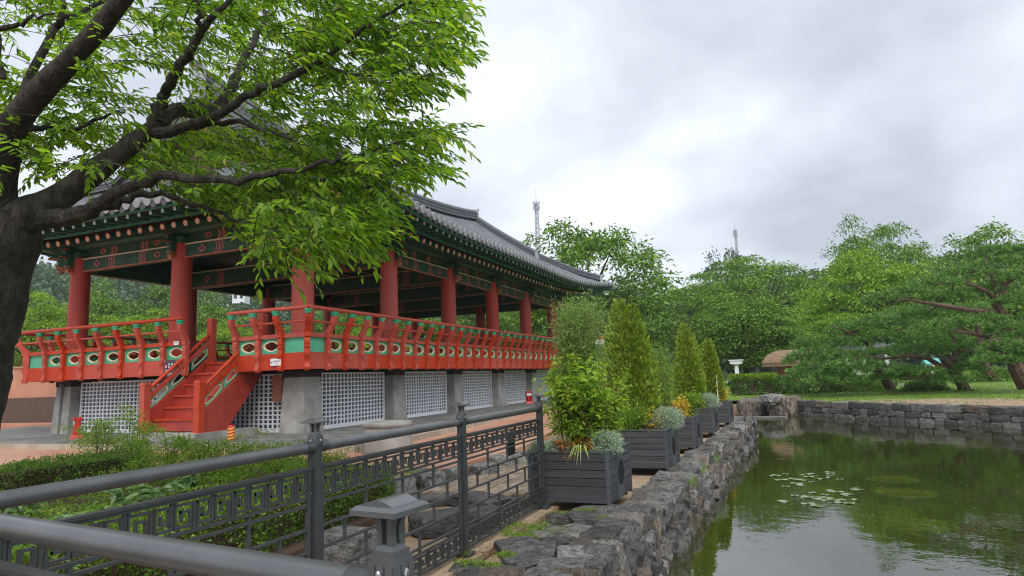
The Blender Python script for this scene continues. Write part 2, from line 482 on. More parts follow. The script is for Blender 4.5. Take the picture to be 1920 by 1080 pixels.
def leaves_geo(B, D, Nn, Ln, Wd, fine=False, fold=0.25):
    """B base points, D directions, Nn up hints, Ln lengths, Wd widths -> V, F(quads)"""
    B = np.asarray(B, float); D = unit(np.asarray(D, float)); Nn = np.asarray(Nn, float)
    S = unit(np.cross(D, Nn)); U = np.cross(S, D)
    Ln = np.broadcast_to(Ln, (len(B),))[:, None]; Wd = np.broadcast_to(Wd, (len(B),))[:, None]
    n = len(B)
    tip = B + D * Ln - U * Ln * 0.12
    if fine:
        l1 = B + D * Ln * 0.30 + S * Wd * 0.5 + U * Wd * fold
        l2 = B + D * Ln * 0.68 + S * Wd * 0.36 + U * Wd * fold * 0.6
        r1 = B + D * Ln * 0.30 - S * Wd * 0.5 + U * Wd * fold
        r2 = B + D * Ln * 0.68 - S * Wd * 0.36 + U * Wd * fold * 0.6
        V = np.stack([B, l1, l2, tip, r2, r1], 1).reshape(-1, 3)
        i = np.arange(n)[:, None] * 6
        F = np.concatenate([i + np.array([[0, 1, 2, 3]]), i + np.array([[0, 3, 4, 5]])], 0)
        return V, F
    l = B + D * Ln * 0.45 + S * Wd * 0.5 + U * Wd * fold
    r = B + D * Ln * 0.45 - S * Wd * 0.5 + U * Wd * fold
    V = np.stack([B, l, tip, r], 1).reshape(-1, 3)
    F = np.arange(n * 4).reshape(n, 4)
    return V, F


def rdir(n, up=0.0, flat=1.0, rng=RNG):
    d = rng.normal(size=(n, 3)); d[:, 2] *= flat; d[:, 2] += up
    return unit(d)


_rocks = {}


def rock_mesh(i, m, sub=2, boxy=0.5, amp=0.16):
    key = (i, m.name, sub, boxy)
    if key in _rocks:
        return _rocks[key]
    bm = bmesh.new()
    bmesh.ops.create_icosphere(bm, subdivisions=sub, radius=1)
    off = Vector((i * 7.3, i * 3.1, i * 1.7))
    for v in bm.verts:
        p = v.co.copy()
        q = Vector([math.copysign(abs(c) ** boxy, c) for c in p])
        k = max(abs(q.x), abs(q.y), abs(q.z))
        q = q / k * (0.85 + 0.15 * k)
        q += Vector((mnoise.noise(p * 1.1 + off), mnoise.noise(p * 1.1 + off + Vector((9, 0, 0))), mnoise.noise(p * 1.1 + off + Vector((0, 9, 0))))) * amp
        q += p * mnoise.noise(p * 3.3 + off) * amp * 0.5
        v.co = q * 0.5
    me = bpy.data.meshes.new("stone")
    bm.to_mesh(me); bm.free()
    me.materials.append(m)
    _rocks[key] = me
    return me

# ================================================================== GROUND, WATER, WALLS
WZ = -0.72
POND = [(-1.40, -4), (-1.24, 4.4), (-1.12, 8.0), (-0.93, 14.5), (-0.72, 19.6), (-1.0, 20.7), (-2.6, 21.2), (-5.2, 22.5), (-5.6, 26.5),
        (-3.2, 29.0), (-1.2, 29.1), (0.32, 28.6), (2.33, 25.9), (3.75, 24.3), (4.95, 23.1), (6.07, 21.8), (8.6, 18.8), (11.5, 13.5), (12.5, 5), (12.0, -4)]


def sheet(name, outer, z, m, holes=(), thick=0.0, sub=None):
    bm = bmesh.new()
    edges = []
    for ring in [outer] + list(holes):
        vs = [bm.verts.new((p[0], p[1], z)) for p in ring]
        for i in range(len(vs)):
            edges.append(bm.edges.new((vs[i], vs[(i + 1) % len(vs)])))
    bmesh.ops.triangle_fill(bm, use_beauty=True, use_dissolve=False, edges=edges)
    for f in bm.faces:
        if f.normal.z < 0:
            f.normal_flip()
    if thick:
        # skirt straight down along every ring
        for e in list(bm.edges):
            if e.is_boundary:
                a, b = e.verts
                c = bm.verts.new((b.co.x, b.co.y, z - thick)); d = bm.verts.new((a.co.x, a.co.y, z - thick))
                bm.faces.new((a, b, c, d))
    me = bpy.data.meshes.new(name)
    bm.to_mesh(me); bm.free()
    me.materials.append(m)
    return struct(obj(name, me))


sheet("ground", [(-420, -60), (420, -60), (420, 420), (-420, 420)], -0.32, M_sand, holes=[[(x - (0.40 if i < 5 else 0), y) for i, (x, y) in enumerate(POND)]], thick=0.9)

# water: opaque murky green with fine ripples
m_water = bpy.data.materials.new("pond_water"); m_water.use_nodes = True
t = m_water.node_tree; p = t.nodes["Principled BSDF"]
p.inputs["Base Color"].default_value = (0.022, 0.036, 0.006, 1)
p.inputs["Roughness"].default_value = 0.015
p.inputs["IOR"].default_value = 2.0
g = t.nodes.new("ShaderNodeNewGeometry")
mp = t.nodes.new("ShaderNodeMapping"); mp.inputs["Scale"].default_value = (1.0, 1.0, 1)
mp.inputs["Rotation"].default_value = (0, 0, 0.5)
t.links.new(g.outputs["Position"], mp.inputs[0])
n1 = t.nodes.new("ShaderNodeTexNoise"); n1.inputs["Scale"].default_value = 4.5; n1.inputs["Detail"].default_value = 3
n2 = t.nodes.new("ShaderNodeTexNoise"); n2.inputs["Scale"].default_value = 0.55; n2.inputs["Detail"].default_value = 2
t.links.new(mp.outputs[0], n1.inputs["Vector"]); t.links.new(mp.outputs[0], n2.inputs["Vector"])
ad = t.nodes.new("ShaderNodeMath"); ad.operation = 'MULTIPLY'
t.links.new(n1.outputs[0], ad.inputs[0]); t.links.new(n2.outputs[0], ad.inputs[1])
b = t.nodes.new("ShaderNodeBump"); b.inputs["Strength"].default_value = 0.15; b.inputs["Distance"].default_value = 0.03
t.links.new(ad.outputs[0], b.inputs["Height"]); t.links.new(b.outputs[0], p.inputs["Normal"])
n3 = t.nodes.new("ShaderNodeTexNoise"); n3.inputs["Scale"].default_value = 0.3; n3.inputs["Detail"].default_value = 4
t.links.new(g.outputs["Position"], n3.inputs["Vector"])
r3 = t.nodes.new("ShaderNodeValToRGB")
r3.color_ramp.elements[0].position = 0.35; r3.color_ramp.elements[0].color = (0.017, 0.020, 0.004, 1)
r3.color_ramp.elements[1].position = 0.68; r3.color_ramp.elements[1].color = (0.036, 0.042, 0.007, 1)
t.links.new(n3.outputs[0], r3.inputs[0]); t.links.new(r3.outputs[0], p.inputs["Base Color"])
mb = MB(); mb.add([(-8, -6, WZ), (16, -6, WZ), (16, 32, WZ), (-8, 32, WZ)], [(0, 1, 2, 3)])
water = struct(mk("water", mb, m_water))

# plaza (orange paving), planting bed, near bank, far lawn
BED = [(-9.7, -6), (-9.7, 7.6), (-9.0, 8.6), (-7.2, 8.8), (-5.6, 7.6), (-4.5, 6.6), (-3.75, 6.0), (-3.6, 4.6), (-3.6, -6)]
PLAZA = [(-90, -20), (-9.7, -20), (-9.7, 7.6), (-9.0, 8.6), (-7.2, 8.8), (-5.6, 7.6), (-4.9, 7.2), (-4.5, 8.5), (-4.4, 11.2), (-5.2, 16), (-6.2, 30), (-8, 60), (-90, 60)]
sheet("plaza", PLAZA, -0.10, M_plaza, thick=0.22)
sheet("planting_bed", BED, -0.13, M_soil, thick=0.19)

m_pave = mat("platform_pavers", (0.15, 0.15, 0.145), (0.26, 0.26, 0.25), rough=0.7, scale=1.1, bump=0.3, bscale=30, c3=(0.16, 0.20, 0.10), world=True)
t = m_pave.node_tree
bk = t.nodes.new("ShaderNodeTexBrick"); bk.inputs["Scale"].default_value = 1.0
bk.inputs["Brick Width"].default_value = 0.6; bk.inputs["Row Height"].default_value = 0.3; bk.inputs["Mortar Size"].default_value = 0.03
bk.inputs["Color1"].default_value = (0.72, 0.72, 0.72, 1); bk.inputs["Color2"].default_value = (1, 1, 1, 1); bk.inputs["Mortar"].default_value = (0.3, 0.34, 0.22, 1)
gg = t.nodes.new("ShaderNodeNewGeometry"); t.links.new(gg.outputs["Position"], bk.inputs["Vector"])
mx = t.nodes.new("ShaderNodeMixRGB"); mx.blend_type = 'MULTIPLY'; mx.inputs[0].default_value = 0.85
pb = t.nodes["Principled BSDF"]
src = pb.inputs["Base Color"].links[0].from_socket
t.links.new(src, mx.inputs[1]); t.links.new(bk.outputs[0], mx.inputs[2]); t.links.new(mx.outputs[0], pb.inputs["Base Color"])
PLAT = [(-26, 10.05), (-7.2, 10.05), (-7.5, 14.4), (-8.45, 22.7), (-9.4, 38), (-26, 38)]
sheet("stone_platform", PLAT, 0.0, m_pave, thick=0.098)
kerb = thing("platform_kerb", "pale stone kerb edging the grey platform under the pavilion", "kerb", (-7.2, 10.0, -0.1)); kerb["kind"] = "structure"
for a, bq in ((PLAT[0], PLAT[1]), (PLAT[1], PLAT[2]), (PLAT[2], PLAT[3]), (PLAT[3], PLAT[4])):
    a3, b3 = Vector((*a, 0)), Vector((*bq, 0)); d = b3 - a3; nn = int(d.length / 0.95)
    nrm = Vector((d.y, -d.x, 0)).normalized()
    if a is PLAT[0]: nrm = Vector((0, -1, 0))
    for i in range(nn):
        mbk = MB(); c = a3 + d * ((i + 0.5) / nn) + nrm * 0.075 + Vector((0, 0, -0.045)) - Vector(kerb.location)
        mbk.box((0, 0, 0), (d.length / nn - 0.012, 0.14, 0.115 + 0.006 * (i % 2)), math.atan2(d.y, d.x))
        mk("kerb_stone", mbk, M_curb, kerb, c)

# far lawn and bank: terrain rising gently from the far wall
def far_lawn():
    edge = [Vector((*q, 0)) for q in POND[7:19]]
    rows = [0.0, 0.5, 1.6, 3.5, 7, 13, 24, 45]
    vs, fs = [], []
    # direction away from pond centre
    cen = Vector((1.5, 12, 0))
    for i, e_ in enumerate(edge):
        d = (e_ - cen).normalized()
        for j, rr in enumerate(rows):
            p_ = e_ + d * (rr + 0.22)
            z = -0.16 + 0.022 * rr * (1 if rr < 14 else 0.8) + (0.04 * mnoise.noise(p_ * 0.4) if j > 0 else 0)
            vs.append((p_.x, p_.y, z))
    nr = len(rows)
    for i in range(len(edge) - 1):
        for j in range(nr - 1):
            fs.append((i * nr + j, (i + 1) * nr + j, (i + 1) * nr + j + 1, i * nr + j + 1))
    m = MB(); m.add(vs, fs)
    o = mk("lawn", m, M_lawn, smooth=True)
    struct(o)
    return o


far_lawn()
# sand trodden strip along the far bank, following the pond edge
mb = MB()
cen = Vector((1.5, 12, 0))
pts = [Vector((*q, 0)) for q in POND[12:18]]
pv = []
for i in range(len(pts) - 1):
    for k in range(6):
        pv.append(pts[i].lerp(pts[i + 1], k / 6))
vs = []
for i, e_ in enumerate(pv):
    d = (e_ - cen).normalized()
    w = (0.6 + 1.9 * min(1, i / 12)) * (1 + 0.35 * mnoise.noise(e_ * 0.9))
    vs.append(e_ + d * 0.24 + Vector((0, 0, -0.145))); vs.append(e_ + d * (0.24 + w) + Vector((0, 0, -0.135 + 0.022 * w + 0.012)))
mb.add(vs, [(2 * i, 2 * i + 2, 2 * i + 3, 2 * i + 1) for i in range(len(pv) - 1)])
struct(mk("sandy_path", mb, M_sand, smooth=True))

# ---- near pond wall: individual stones
STM = [M_slate, M_slate2, M_slate3, M_slate, M_slate2]


def lerp_poly(poly, y):
    for a, bq in zip(poly, poly[1:]):
        if a[1] <= y <= bq[1]:
            k = (y - a[1]) / (bq[1] - a[1])
            return a[0] + (bq[0] - a[0]) * k
    return poly[-1][0]


pw = thing("pond_wall", "dry stacked slate wall along the near edge of the pond under the planters", "wall", (-1.5, 6, WZ))
NW = POND[0:5]
mb = MB()
ys = [1.0, 4.4, 8.0, 14.5, 19.5]
for a, bq in zip(ys, ys[1:]):
    xa, xb = lerp_poly(NW, a) - 0.26, lerp_poly(NW, bq) - 0.26
    mb.add([(xa - pw.location.x, a - 6, -0.4), (xb - pw.location.x, bq - 6, -0.4), (xb - pw.location.x, bq - 6, 0.40), (xa - pw.location.x, a - 6, 0.40)], [(0, 1, 2, 3)])
mk("wall_core", mb, M_joint, pw)
rs = random.Random(3)
cnt = 0
for course, (zc, hh) in enumerate(((-0.03, 0.17), (0.10, 0.17), (0.24, 0.18), (0.375, 0.17))):
    y = 2.4 + rs.random() * 0.2
    while y < 19.6 and cnt < 296:
        near = y < 9
        w = rs.uniform(0.15, 0.34) if near else rs.uniform(0.24, 0.46)
        if y > 14: w *= 1.25
        h = hh * rs.uniform(0.8, 1.2)
        x = lerp_poly(NW, y + w / 2) - (0.015 if y > 14 else 0.055) * course + rs.uniform(-0.04, 0.03)
        me = rock_mesh(rs.randrange(7), STM[rs.randrange(5)], 3 if near else 2, 0.42, 0.17)
        dpt = rs.uniform(0.22, 0.32)
        o = obj("stone", me, pw, (x - 0.06 - pw.location.x, y + w / 2 - 6, zc + rs.uniform(-0.02, 0.02) + 0.02), (rs.uniform(-0.5, 0.5), rs.uniform(-0.1, 0.3), rs.uniform(-0.25, 0.25)), (dpt, w * rs.uniform(.92, 1.06), h * rs.uniform(.85, 1.25)))
        y += w * rs.uniform(0.90, 1.02)
        cnt += 1
# flat cap stones on top of the near wall, and stones set flush in the bank right of the fence
capst = [(-1.66, 3.3, .4, .5, .24, .1)]  # x, y, sx, sy, sz, rz
_y = 3.75
while _y < 19.7:
    sy_ = rs.uniform(.26, .52) * (1 if _y < 9 else 1.35)
    xt = lerp_poly(NW, _y + sy_ / 2) - (.24 if _y < 9 else .24 - .009 * (_y - 9))
    capst.append((xt - rs.uniform(.06, .14), _y + sy_ / 2, rs.uniform(.28, .42), sy_, rs.uniform(.16, .26), rs.uniform(-.25, .25)))
    if _y < 6.6 and rs.random() < .8:
        capst.append((xt - rs.uniform(.40, .52), _y + sy_ / 2 + rs.uniform(-.1, .1), rs.uniform(.22, .40), rs.uniform(.22, .44), rs.uniform(.10, .18), rs.uniform(-.6, .6)))
    _y += sy_ * .97
capst += [
    (-2.02, 4.45, .42, .5, .16, .3), (-2.12, 5.2, .34, .36, .14, .7), (-1.98, 5.75, .44, .36, .15, .1), (-2.05, 6.35, .40, .22, .12, -.1), (-1.86, 6.45, .2, .16, .12, .2), (-2.15, 4.0, .4, .34, .16, .5), (-2.3, 4.55, .2, .2, .12, .2), (-1.9, 3.6, .5, .5, .2, .2), (-1.55, 3.4, .6, .55, .3, .1)]
for i, (x, y, sx, sy, sz, rz) in enumerate(capst):
    top = -0.235 + rs.uniform(-0.012, 0.015)
    me = rock_mesh(i % 7, (M_slate3, M_slate3, M_slate, M_slate3, M_slate2)[i % 5] if y < 7 else STM[i % 5], 3, 0.38, 0.15)
    obj("cap_stone", me, pw, (x - pw.location.x, y - 6, top - sz * 0.5 - WZ), (rs.uniform(-.08, .08), rs.uniform(-.06, .09), rz), (sx * 1.06, sy * 1.04, sz * 1.1))

# ---- far bank wall stones
fw = thing("bank_wall", "weathered grey block wall holding up the far bank of the pond", "wall", (4, 24, WZ))
FE = [Vector((*q, 0)) for q in POND[10:18]]
cum = [0]
for a, bq in zip(FE, FE[1:]):
    cum.append(cum[-1] + (bq - a).length)


def on_far(s):
    for i in range(len(FE) - 1):
        if cum[i] <= s <= cum[i + 1]:
            d = (FE[i + 1] - FE[i]).normalized()
            return FE[i] + d * (s - cum[i]), d
    return FE[-1], (FE[-1] - FE[-2]).normalized()


mb = MB()
for a, bq in zip(FE, FE[1:]):
    d = (bq - a).normalized(); nrm = Vector((d.y, -d.x, 0)) * -1
    if (a + nrm - cen).length < (a - cen).length: nrm = -nrm
    a2, b2 = a + nrm * 0.14, bq + nrm * 0.14
    mb.add([(a2.x - 4, a2.y - 24, -0.3), (b2.x - 4, b2.y - 24, -0.3), (b2.x - 4, b2.y - 24, 0.53), (a2.x - 4, a2.y - 24, 0.53)], [(0, 1, 2, 3)])
mk("wall_core", mb, M_joint, fw)
cnt = 0
for course, (zc, hh) in enumerate(((0.03, 0.26), (0.25, 0.22), (0.46, 0.23))):
    s = rs.random() * 0.2
    while s < cum[-1] and cnt < 290:
        w = rs.uniform(0.26, 0.62) if course != 2 else rs.uniform(0.4, 0.85)
        pt, d = on_far(s + w / 2)
        mm = (M_bank, M_bank2, M_bank, M_bank2)[rs.randrange(4)] if course == 0 else ((M_bank, M_bank, M_bank2, M_slate, M_slate2)[rs.randrange(5)])
        me = rock_mesh(rs.randrange(7), mm, 2, 0.36 if course == 2 else 0.55, 0.15)
        obj("stone", me, fw, (pt.x - 4 + rs.uniform(-.02, .02), pt.y - 24, zc), (rs.uniform(-.1, .1), rs.uniform(-.14, .14), math.atan2(d.y, d.x) + rs.uniform(-.1, .1)), (w * 1.02, 0.34, hh * rs.uniform(.85, 1.25)))
        s += w * 0.985
        cnt += 1

# boulders at the pond corner
for (px, py, sx, sy, sz, lab) in ((1412, 778, 1.25, 1.0, .74, "wide purplish boulder at the far corner of the pond"), (1441, 777, .85, .8, .62, "rounded grey boulder leaning against the wide purplish boulder"),
                                  (1462, 779, .8, .7, .45, "low greenish boulder between two taller boulders by the water"), (1484, 779, 1.05, .8, .80, "pointed reddish boulder where the far bank wall begins"),
                                  (1446, 753, .8, .6, .3, "small rounded rock on the grass behind the boulders")):
    zz = WZ if py > 760 else -0.15
    c = onz(px, py, zz)
    o = obj("boulder", rock_mesh(int(px) % 7, M_slate2 if "re" in lab[:20] or "pur" in lab else M_bank2, 3, 0.85, 0.26), None, (c.x, c.y + .3, zz + sz * .32), (0, 0, px), (sx, sy, sz * 1.15))
    tag(o, lab, "boulder", "boulders at the pond corner")
o = obj("stone_ledge", rock_mesh(2, M_bank2, 3, 0.3, 0.08), None, (onz(1425, 784, WZ).x - .4, onz(1425, 784, WZ).y, WZ + 0.005), (0, 0, -.05), (2.6, 0.5, 0.12))
tag(o, "long flat pale stone slab at the waterline below the boulders", "stone")

# ---- path between fence and plaza: bricks and rough stones
pa = struct(thing("brick_path", "small tan brick path with mossy joints beyond the fence", "path", (-3.6, 8, -0.30)))
bme = MB(); bme.box((0, 0, 0), (0.105, 0.205, 0.06)); bme = bme.mesh("brick", M_brick)
k = 0
for i in range(13):
    for j in range(22):
        x = -4.25 + i * 0.115 + rs.uniform(-.004, .004)
        y = 7.35 + j * 0.215 + (0.107 if i % 2 else 0)
        if x > -2.85: continue
        obj("brick", bme, pa, (x + 3.6, y - 8, 0.035 + rs.uniform(-.004, .004)), (rs.uniform(-.02, .02), rs.uniform(-.02, .02), rs.uniform(-.03, .03))); k += 1
del pa["category"]
edg = thing("stone_edging", "row of rough dark stones edging the sunken path and plaza", "edging", (-4, 7, -0.3))
for i, (px, py, w, d_, h) in enumerate(((742, 915, .62, .4, .26), (800, 905, .7, .4, .26), (845, 893, .45, .35, .22), (905, 884, .5, .4, .2), (950, 868, .62, .45, .24), (990, 858, .5, .4, .2), (925, 850, .8, .5, .14), (975, 838, .7, .5, .14))):
    c = onz(px, py, -.22)
    obj("stone", rock_mesh(i % 7, M_slate if i % 2 else M_bank2, 3, .42, .16), edg, (c.x + 4, c.y - 7, .10), (rs.uniform(-.1, .1), rs.uniform(-.1, .1), rs.uniform(-.3, .3) - .5), (w * .85, d_ * .8, h * .95))
for i, (px, py, w, d_, h, lab) in enumerate(((655, 1045, .42, .34, .26, "mossy pale lichen boulder under the clipped hedge end"), (835, 990, .62, .4, .2, "flat grey stone nearest the fence post on the sandy ground"), (895, 985, .5, .42, .2, "dark rounded stone behind the fence's second post"),
                                           (905, 945, .74, .42, .13, "broad dark flat stone between the path bricks and fence"), (815, 940, .55, .3, .1, "thin flat slab lying on the sand beyond the fence"))):
    c = onz(px, py, -.28)
    o = obj("garden_stone", rock_mesh(i + 1, (M_bank, M_bank, M_slate3, M_slate3, M_slate)[i], 3, .55, .16), None, (c.x, c.y, -.30 + h * .38), (0, 0, i * .9), (w, d_, h))
    tag(o, lab, "stone", "loose stones beyond the fence")

# concrete strip carrying the fence
mb = MB(); mb.box((-2.46, 4.0, -0.285), (0.24, 5.9, 0.05)); mb.box((-1.5, 1.1, -0.2805), (1.7, 0.24, 0.05))
struct(mk("concrete_footing", mb, M_sand))

# ================================================================== FENCE
TOPZ = 0.953


def post_meshes():
    b = MB()
    z0, z1 = -0.25, 0.815
    # fluted shaft: core plus four ribs proud of the faces
    b.box((0, 0, (z0 + z1) / 2), (0.062, 0.062, z1 - z0))
    for sx in (-1, 0, 1):
        for sgn in (-1, 1):
            b.box((sx * 0.022, sgn * 0.0315, (z0 + z1) / 2), (0.019, 0.008, z1 - z0 - .002))
            b.box((sgn * 0.0315, sx * 0.022, (z0 + z1) / 2), (0.008, 0.019, z1 - z0 - .003))
    shaft = b.mesh("post", M_iron)
    b = MB()
    b.box((0, 0, 0.836), (0.074, 0.074, 0.044))
    for sx in (-1, 0, 1):
        for sgn in (-1, 1):
            b.box((sx * 0.026, sgn * 0.0375, 0.834), (0.020, 0.008, 0.038)); b.box((sgn * 0.0375, sx * 0.026, 0.834), (0.008, 0.020, 0.038))
    b.box((0, 0, 0.862), (0.072, 0.072, 0.008)); b.box((0, 0, 0.870), (0.063, 0.063, 0.008)); b.box((0, 0, 0.879), (0.055, 0.055, 0.010), taper=.8)
    for sx in (-1, 1):
        for sy in (-1, 1):
            # flaring leg
            pr = [(0.008, 0.883), (0.024, 0.883), (0.020, 0.900), (0.022, 0.918), (0.038, 0.936), (0.012, 0.936), (0.008, 0.915)]
            b.prism([(q[0], q[1]) for q in pr], (0, 0, 0), (sx, 0, 0), (0, 0, 1), (0, sy, 0), 0.006, 0.024)
    b.box((0, 0, 0.940), (0.136, 0.136, 0.009)); b.box((0, 0, 0.9475), (0.134, 0.134, 0.006), taper=.86)
    n = 10
    arc = [(-0.046 + 0.092 * i / n, 0.9507 + 0.010 * math.sin(math.pi * i / n)) for i in range(n + 1)]
    b.prism(arc + [(0.046, 0.949), (-0.046, 0.949)], (0, 0, 0), (1, 0, 0), (0, 0, 1), (0, 1, 0), -0.05, 0.05)
    capm = b.mesh("lantern_cap", M_ironl)
    b = MB(); b.box((0, 0, -0.244), (0.17, 0.15, 0.012)); b.box((0, 0, -0.232), (0.11, 0.11, 0.012), taper=.85)
    base = b.mesh("base_plate", M_iron)
    b = MB(); b.lathe([(0.009, 0), (0.009, .006), (.006, .010), (0.003, .011)], n=8)
    bolt = b.mesh("bolt", M_bolt)
    return shaft, capm, base, bolt


PSH, PCAP, PBASE, PBOLT = post_meshes()


def add_post(par, loc, rz=0, sc=.84):
    p_ = obj("post", PSH, par, loc, (0, 0, rz), (sc, sc, 1))
    obj("lantern_cap", PCAP, p_); obj("base_plate", PBASE, p_)
    for a in range(4):
        obj("bolt", PBOLT, p_, (0.041 * math.cos(a * math.pi / 2), 0.041 * math.sin(a * math.pi / 2), 0.838), (0, math.pi / 2, a * math.pi / 2))
        if a % 2:
            obj("bolt", PBOLT, p_, (0.0355 * math.cos(a * math.pi / 2), 0.0355 * math.sin(a * math.pi / 2) , 0.55), (0, math.pi / 2, a * math.pi / 2))
    return p_


def key_mesh(w, h, mirror, th=0.011, dp=0.016):
    """one Greek-key unit in the (x along fence, z) plane, 0..w, 0..h"""
    b = MB()

    def seg(x0, z0, x1, z1):
        if mirror:
            z0, z1 = h - z0, h - z1
        if abs(x1 - x0) > abs(z1 - z0):
            b.box(((x0 + x1) / 2, 0, z0), (abs(x1 - x0) + th, dp, th))
        else:
            b.box((x0, 0, (z0 + z1) / 2), (th, dp - .002, abs(z1 - z0) + th))
    g_ = 0.16 * h
    seg(0.04 * w, h, 0.04 * w, g_); seg(.04 * w, g_, .40 * w, g_); seg(.40 * w, g_, .40 * w, .62 * h); seg(.40 * w, .62 * h, .20 * w, .62 * h); seg(.20 * w, .62 * h, .20 * w, .38 * h)
    seg(.50 * w, 0, .50 * w, h - g_); seg(.50 * w, h - g_, .10 * w, h - g_)
    seg(.60 * w, 0, .60 * w, h - g_); seg(.60 * w, h - g_, .96 * w, h - g_)
    seg(.90 * w, h - g_, .90 * w, .38 * h); seg(.90 * w, .38 * h, .72 * w, .38 * h); seg(.72 * w, .38 * h, .72 * w, .60 * h)
    seg(.96 * w, h, .96 * w, g_ * 1.0); seg(.96 * w, g_, .66 * w, g_)
    return b.mesh("key_pattern", M_iron)


def fence_panel(par, p, q, zoff=0.0):
    """panel between two post centres p, q (Vectors, in the parent's space)"""
    d = q - p; Lh = d.length; rz = math.atan2(d.y, d.x)
    u = d.normalized()
    a, bq = 0.055, Lh - 0.055
    fr = MB()
    for x in (a, bq):
        fr.box((x, 0, 0.235), (0.022, 0.024, 0.92))
    fr.box(((a + bq) / 2, 0, 0.690), (bq - a + .02, 0.042, 0.014)); fr.box(((a + bq) / 2, 0, 0.675), (bq - a + .02, 0.028, 0.016))
    panel = mk("fence_panel", fr, M_iron, par, p, (0, 0, rz))
    zs = [0.530, 0.490, 0.362, 0.240, 0.100, -0.030, -0.068, -0.212]
    cb = MB(); cb.box((0, 0, 0), (bq - a - .02, 0.020, 0.014)); cbm = cb.mesh("crossbar", M_iron)
    for z in zs:
        obj("crossbar", cbm, panel, ((a + bq) / 2, 0, z))
    nk = max(2, round((bq - a) / 0.212)); w = (bq - a) / nk
    km, kf = key_mesh(w, 0.139, False), key_mesh(w, 0.136, True)
    for i in range(nk):
        obj("key_pattern", km, panel, (a + i * w, 0, 0.533)); obj("key_pattern", kf, panel, (a + i * w, 0, -0.207))
    # brick-bond uprights
    rows = [(0.490, 0.362, 0.0), (0.362, 0.240, 0.5), (0.240, 0.100, 0.0), (0.100, -0.030, 0.5), (0.530, 0.490, 0.0), (-0.030, -0.068, 0.5)]
    cell = (bq - a) / 4
    for z1, z0, sh in rows:
        ub = MB(); ub.box((0, 0, 0), (0.016, 0.017, z1 - z0 - .012)); um = ub.mesh("upright", M_iron)
        for i in range(4 + (1 if sh == 0 else 0)):
            x = a + (i + (0.5 if sh else 0)) * cell
            if a + .03 < x < bq - .03:
                obj("upright", um, panel, (x, 0, (z0 + z1) / 2))
    return panel


def handrail(par, p, q, r=0.0305):
    d = (q - p).normalized()
    m_ = MB(); m_.tube([p + d * 0.05, q - d * 0.05], r, 20, cap=True)
    rl = mk("handrail", m_, M_ironl, par, smooth=True)
    for e_, s_ in ((p, 1), (q, -1)):
        m_ = MB()
        m_.tube([e_ + d * s_ * 0.026, e_ + d * s_ * 0.085], 0.0345, 20); m_.tube([e_ + d * s_ * 0.085, e_ + d * s_ * 0.091], 0.0325, 20)
        mk("rail_collar", m_, M_iron, rl, smooth=True)


fn = thing("garden_fence", "dark grey metal fence with key pattern running along the pond bank to the planter", "fence", (-2.46, 3.0, 0))
o0 = Vector(fn.location)
posts = [Vector((-2.46, y, 0)) - o0 for y in (1.17, 3.02, 4.86, 6.76)]
for p_ in posts:
    add_post(fn, p_)
for a, bq in zip(posts, posts[1:]):
    fence_panel(fn, a, bq)
    handrail(fn, a + Vector((0, 0, 0.802)), bq + Vector((0, 0, 0.802)))
fn2 = thing("garden_fence", "short dark grey fence section with thick handrail crossing in front, ending at a lantern post", "fence", (-1.5, 1.1, 0))
o0 = Vector(fn2.location)
pe = Vector((-0.640, 0.985, 0))
pa_, pb_ = Vector((-2.41, 1.216, 0)) - o0, pe - o0
add_post(fn2, pb_ + Vector((0, 0, -.008)), -0.12, .72)
fence_panel(fn2, pa_, pb_)
handrail(fn2, pa_ + Vector((0, 0, 0.797)), pb_ + Vector((0, 0, 0.797)), 0.0315)
# small black plate hung on the fence
mb = MB(); mb.box((0, 0, 0), (0.012, 0.17, 0.22)); mb.box((0.008, 0, 0.02), (0.004, 0.13, 0.10)); mb.box((0, .05, .12), (0.006, .01, .05)); mb.box((0, -.05, .12), (0.006, .01, .05))
c = Vector((-2.50, 6.02, 0.50))
tag(mk("black_plate", mb, M_blk, None, c, bevel=.004), "small black plate hanging on the fence behind its upper key pattern", "plate")

# ================================================================== PLANTERS
PLW, PLD, PLH = 0.93, 0.96, 0.545


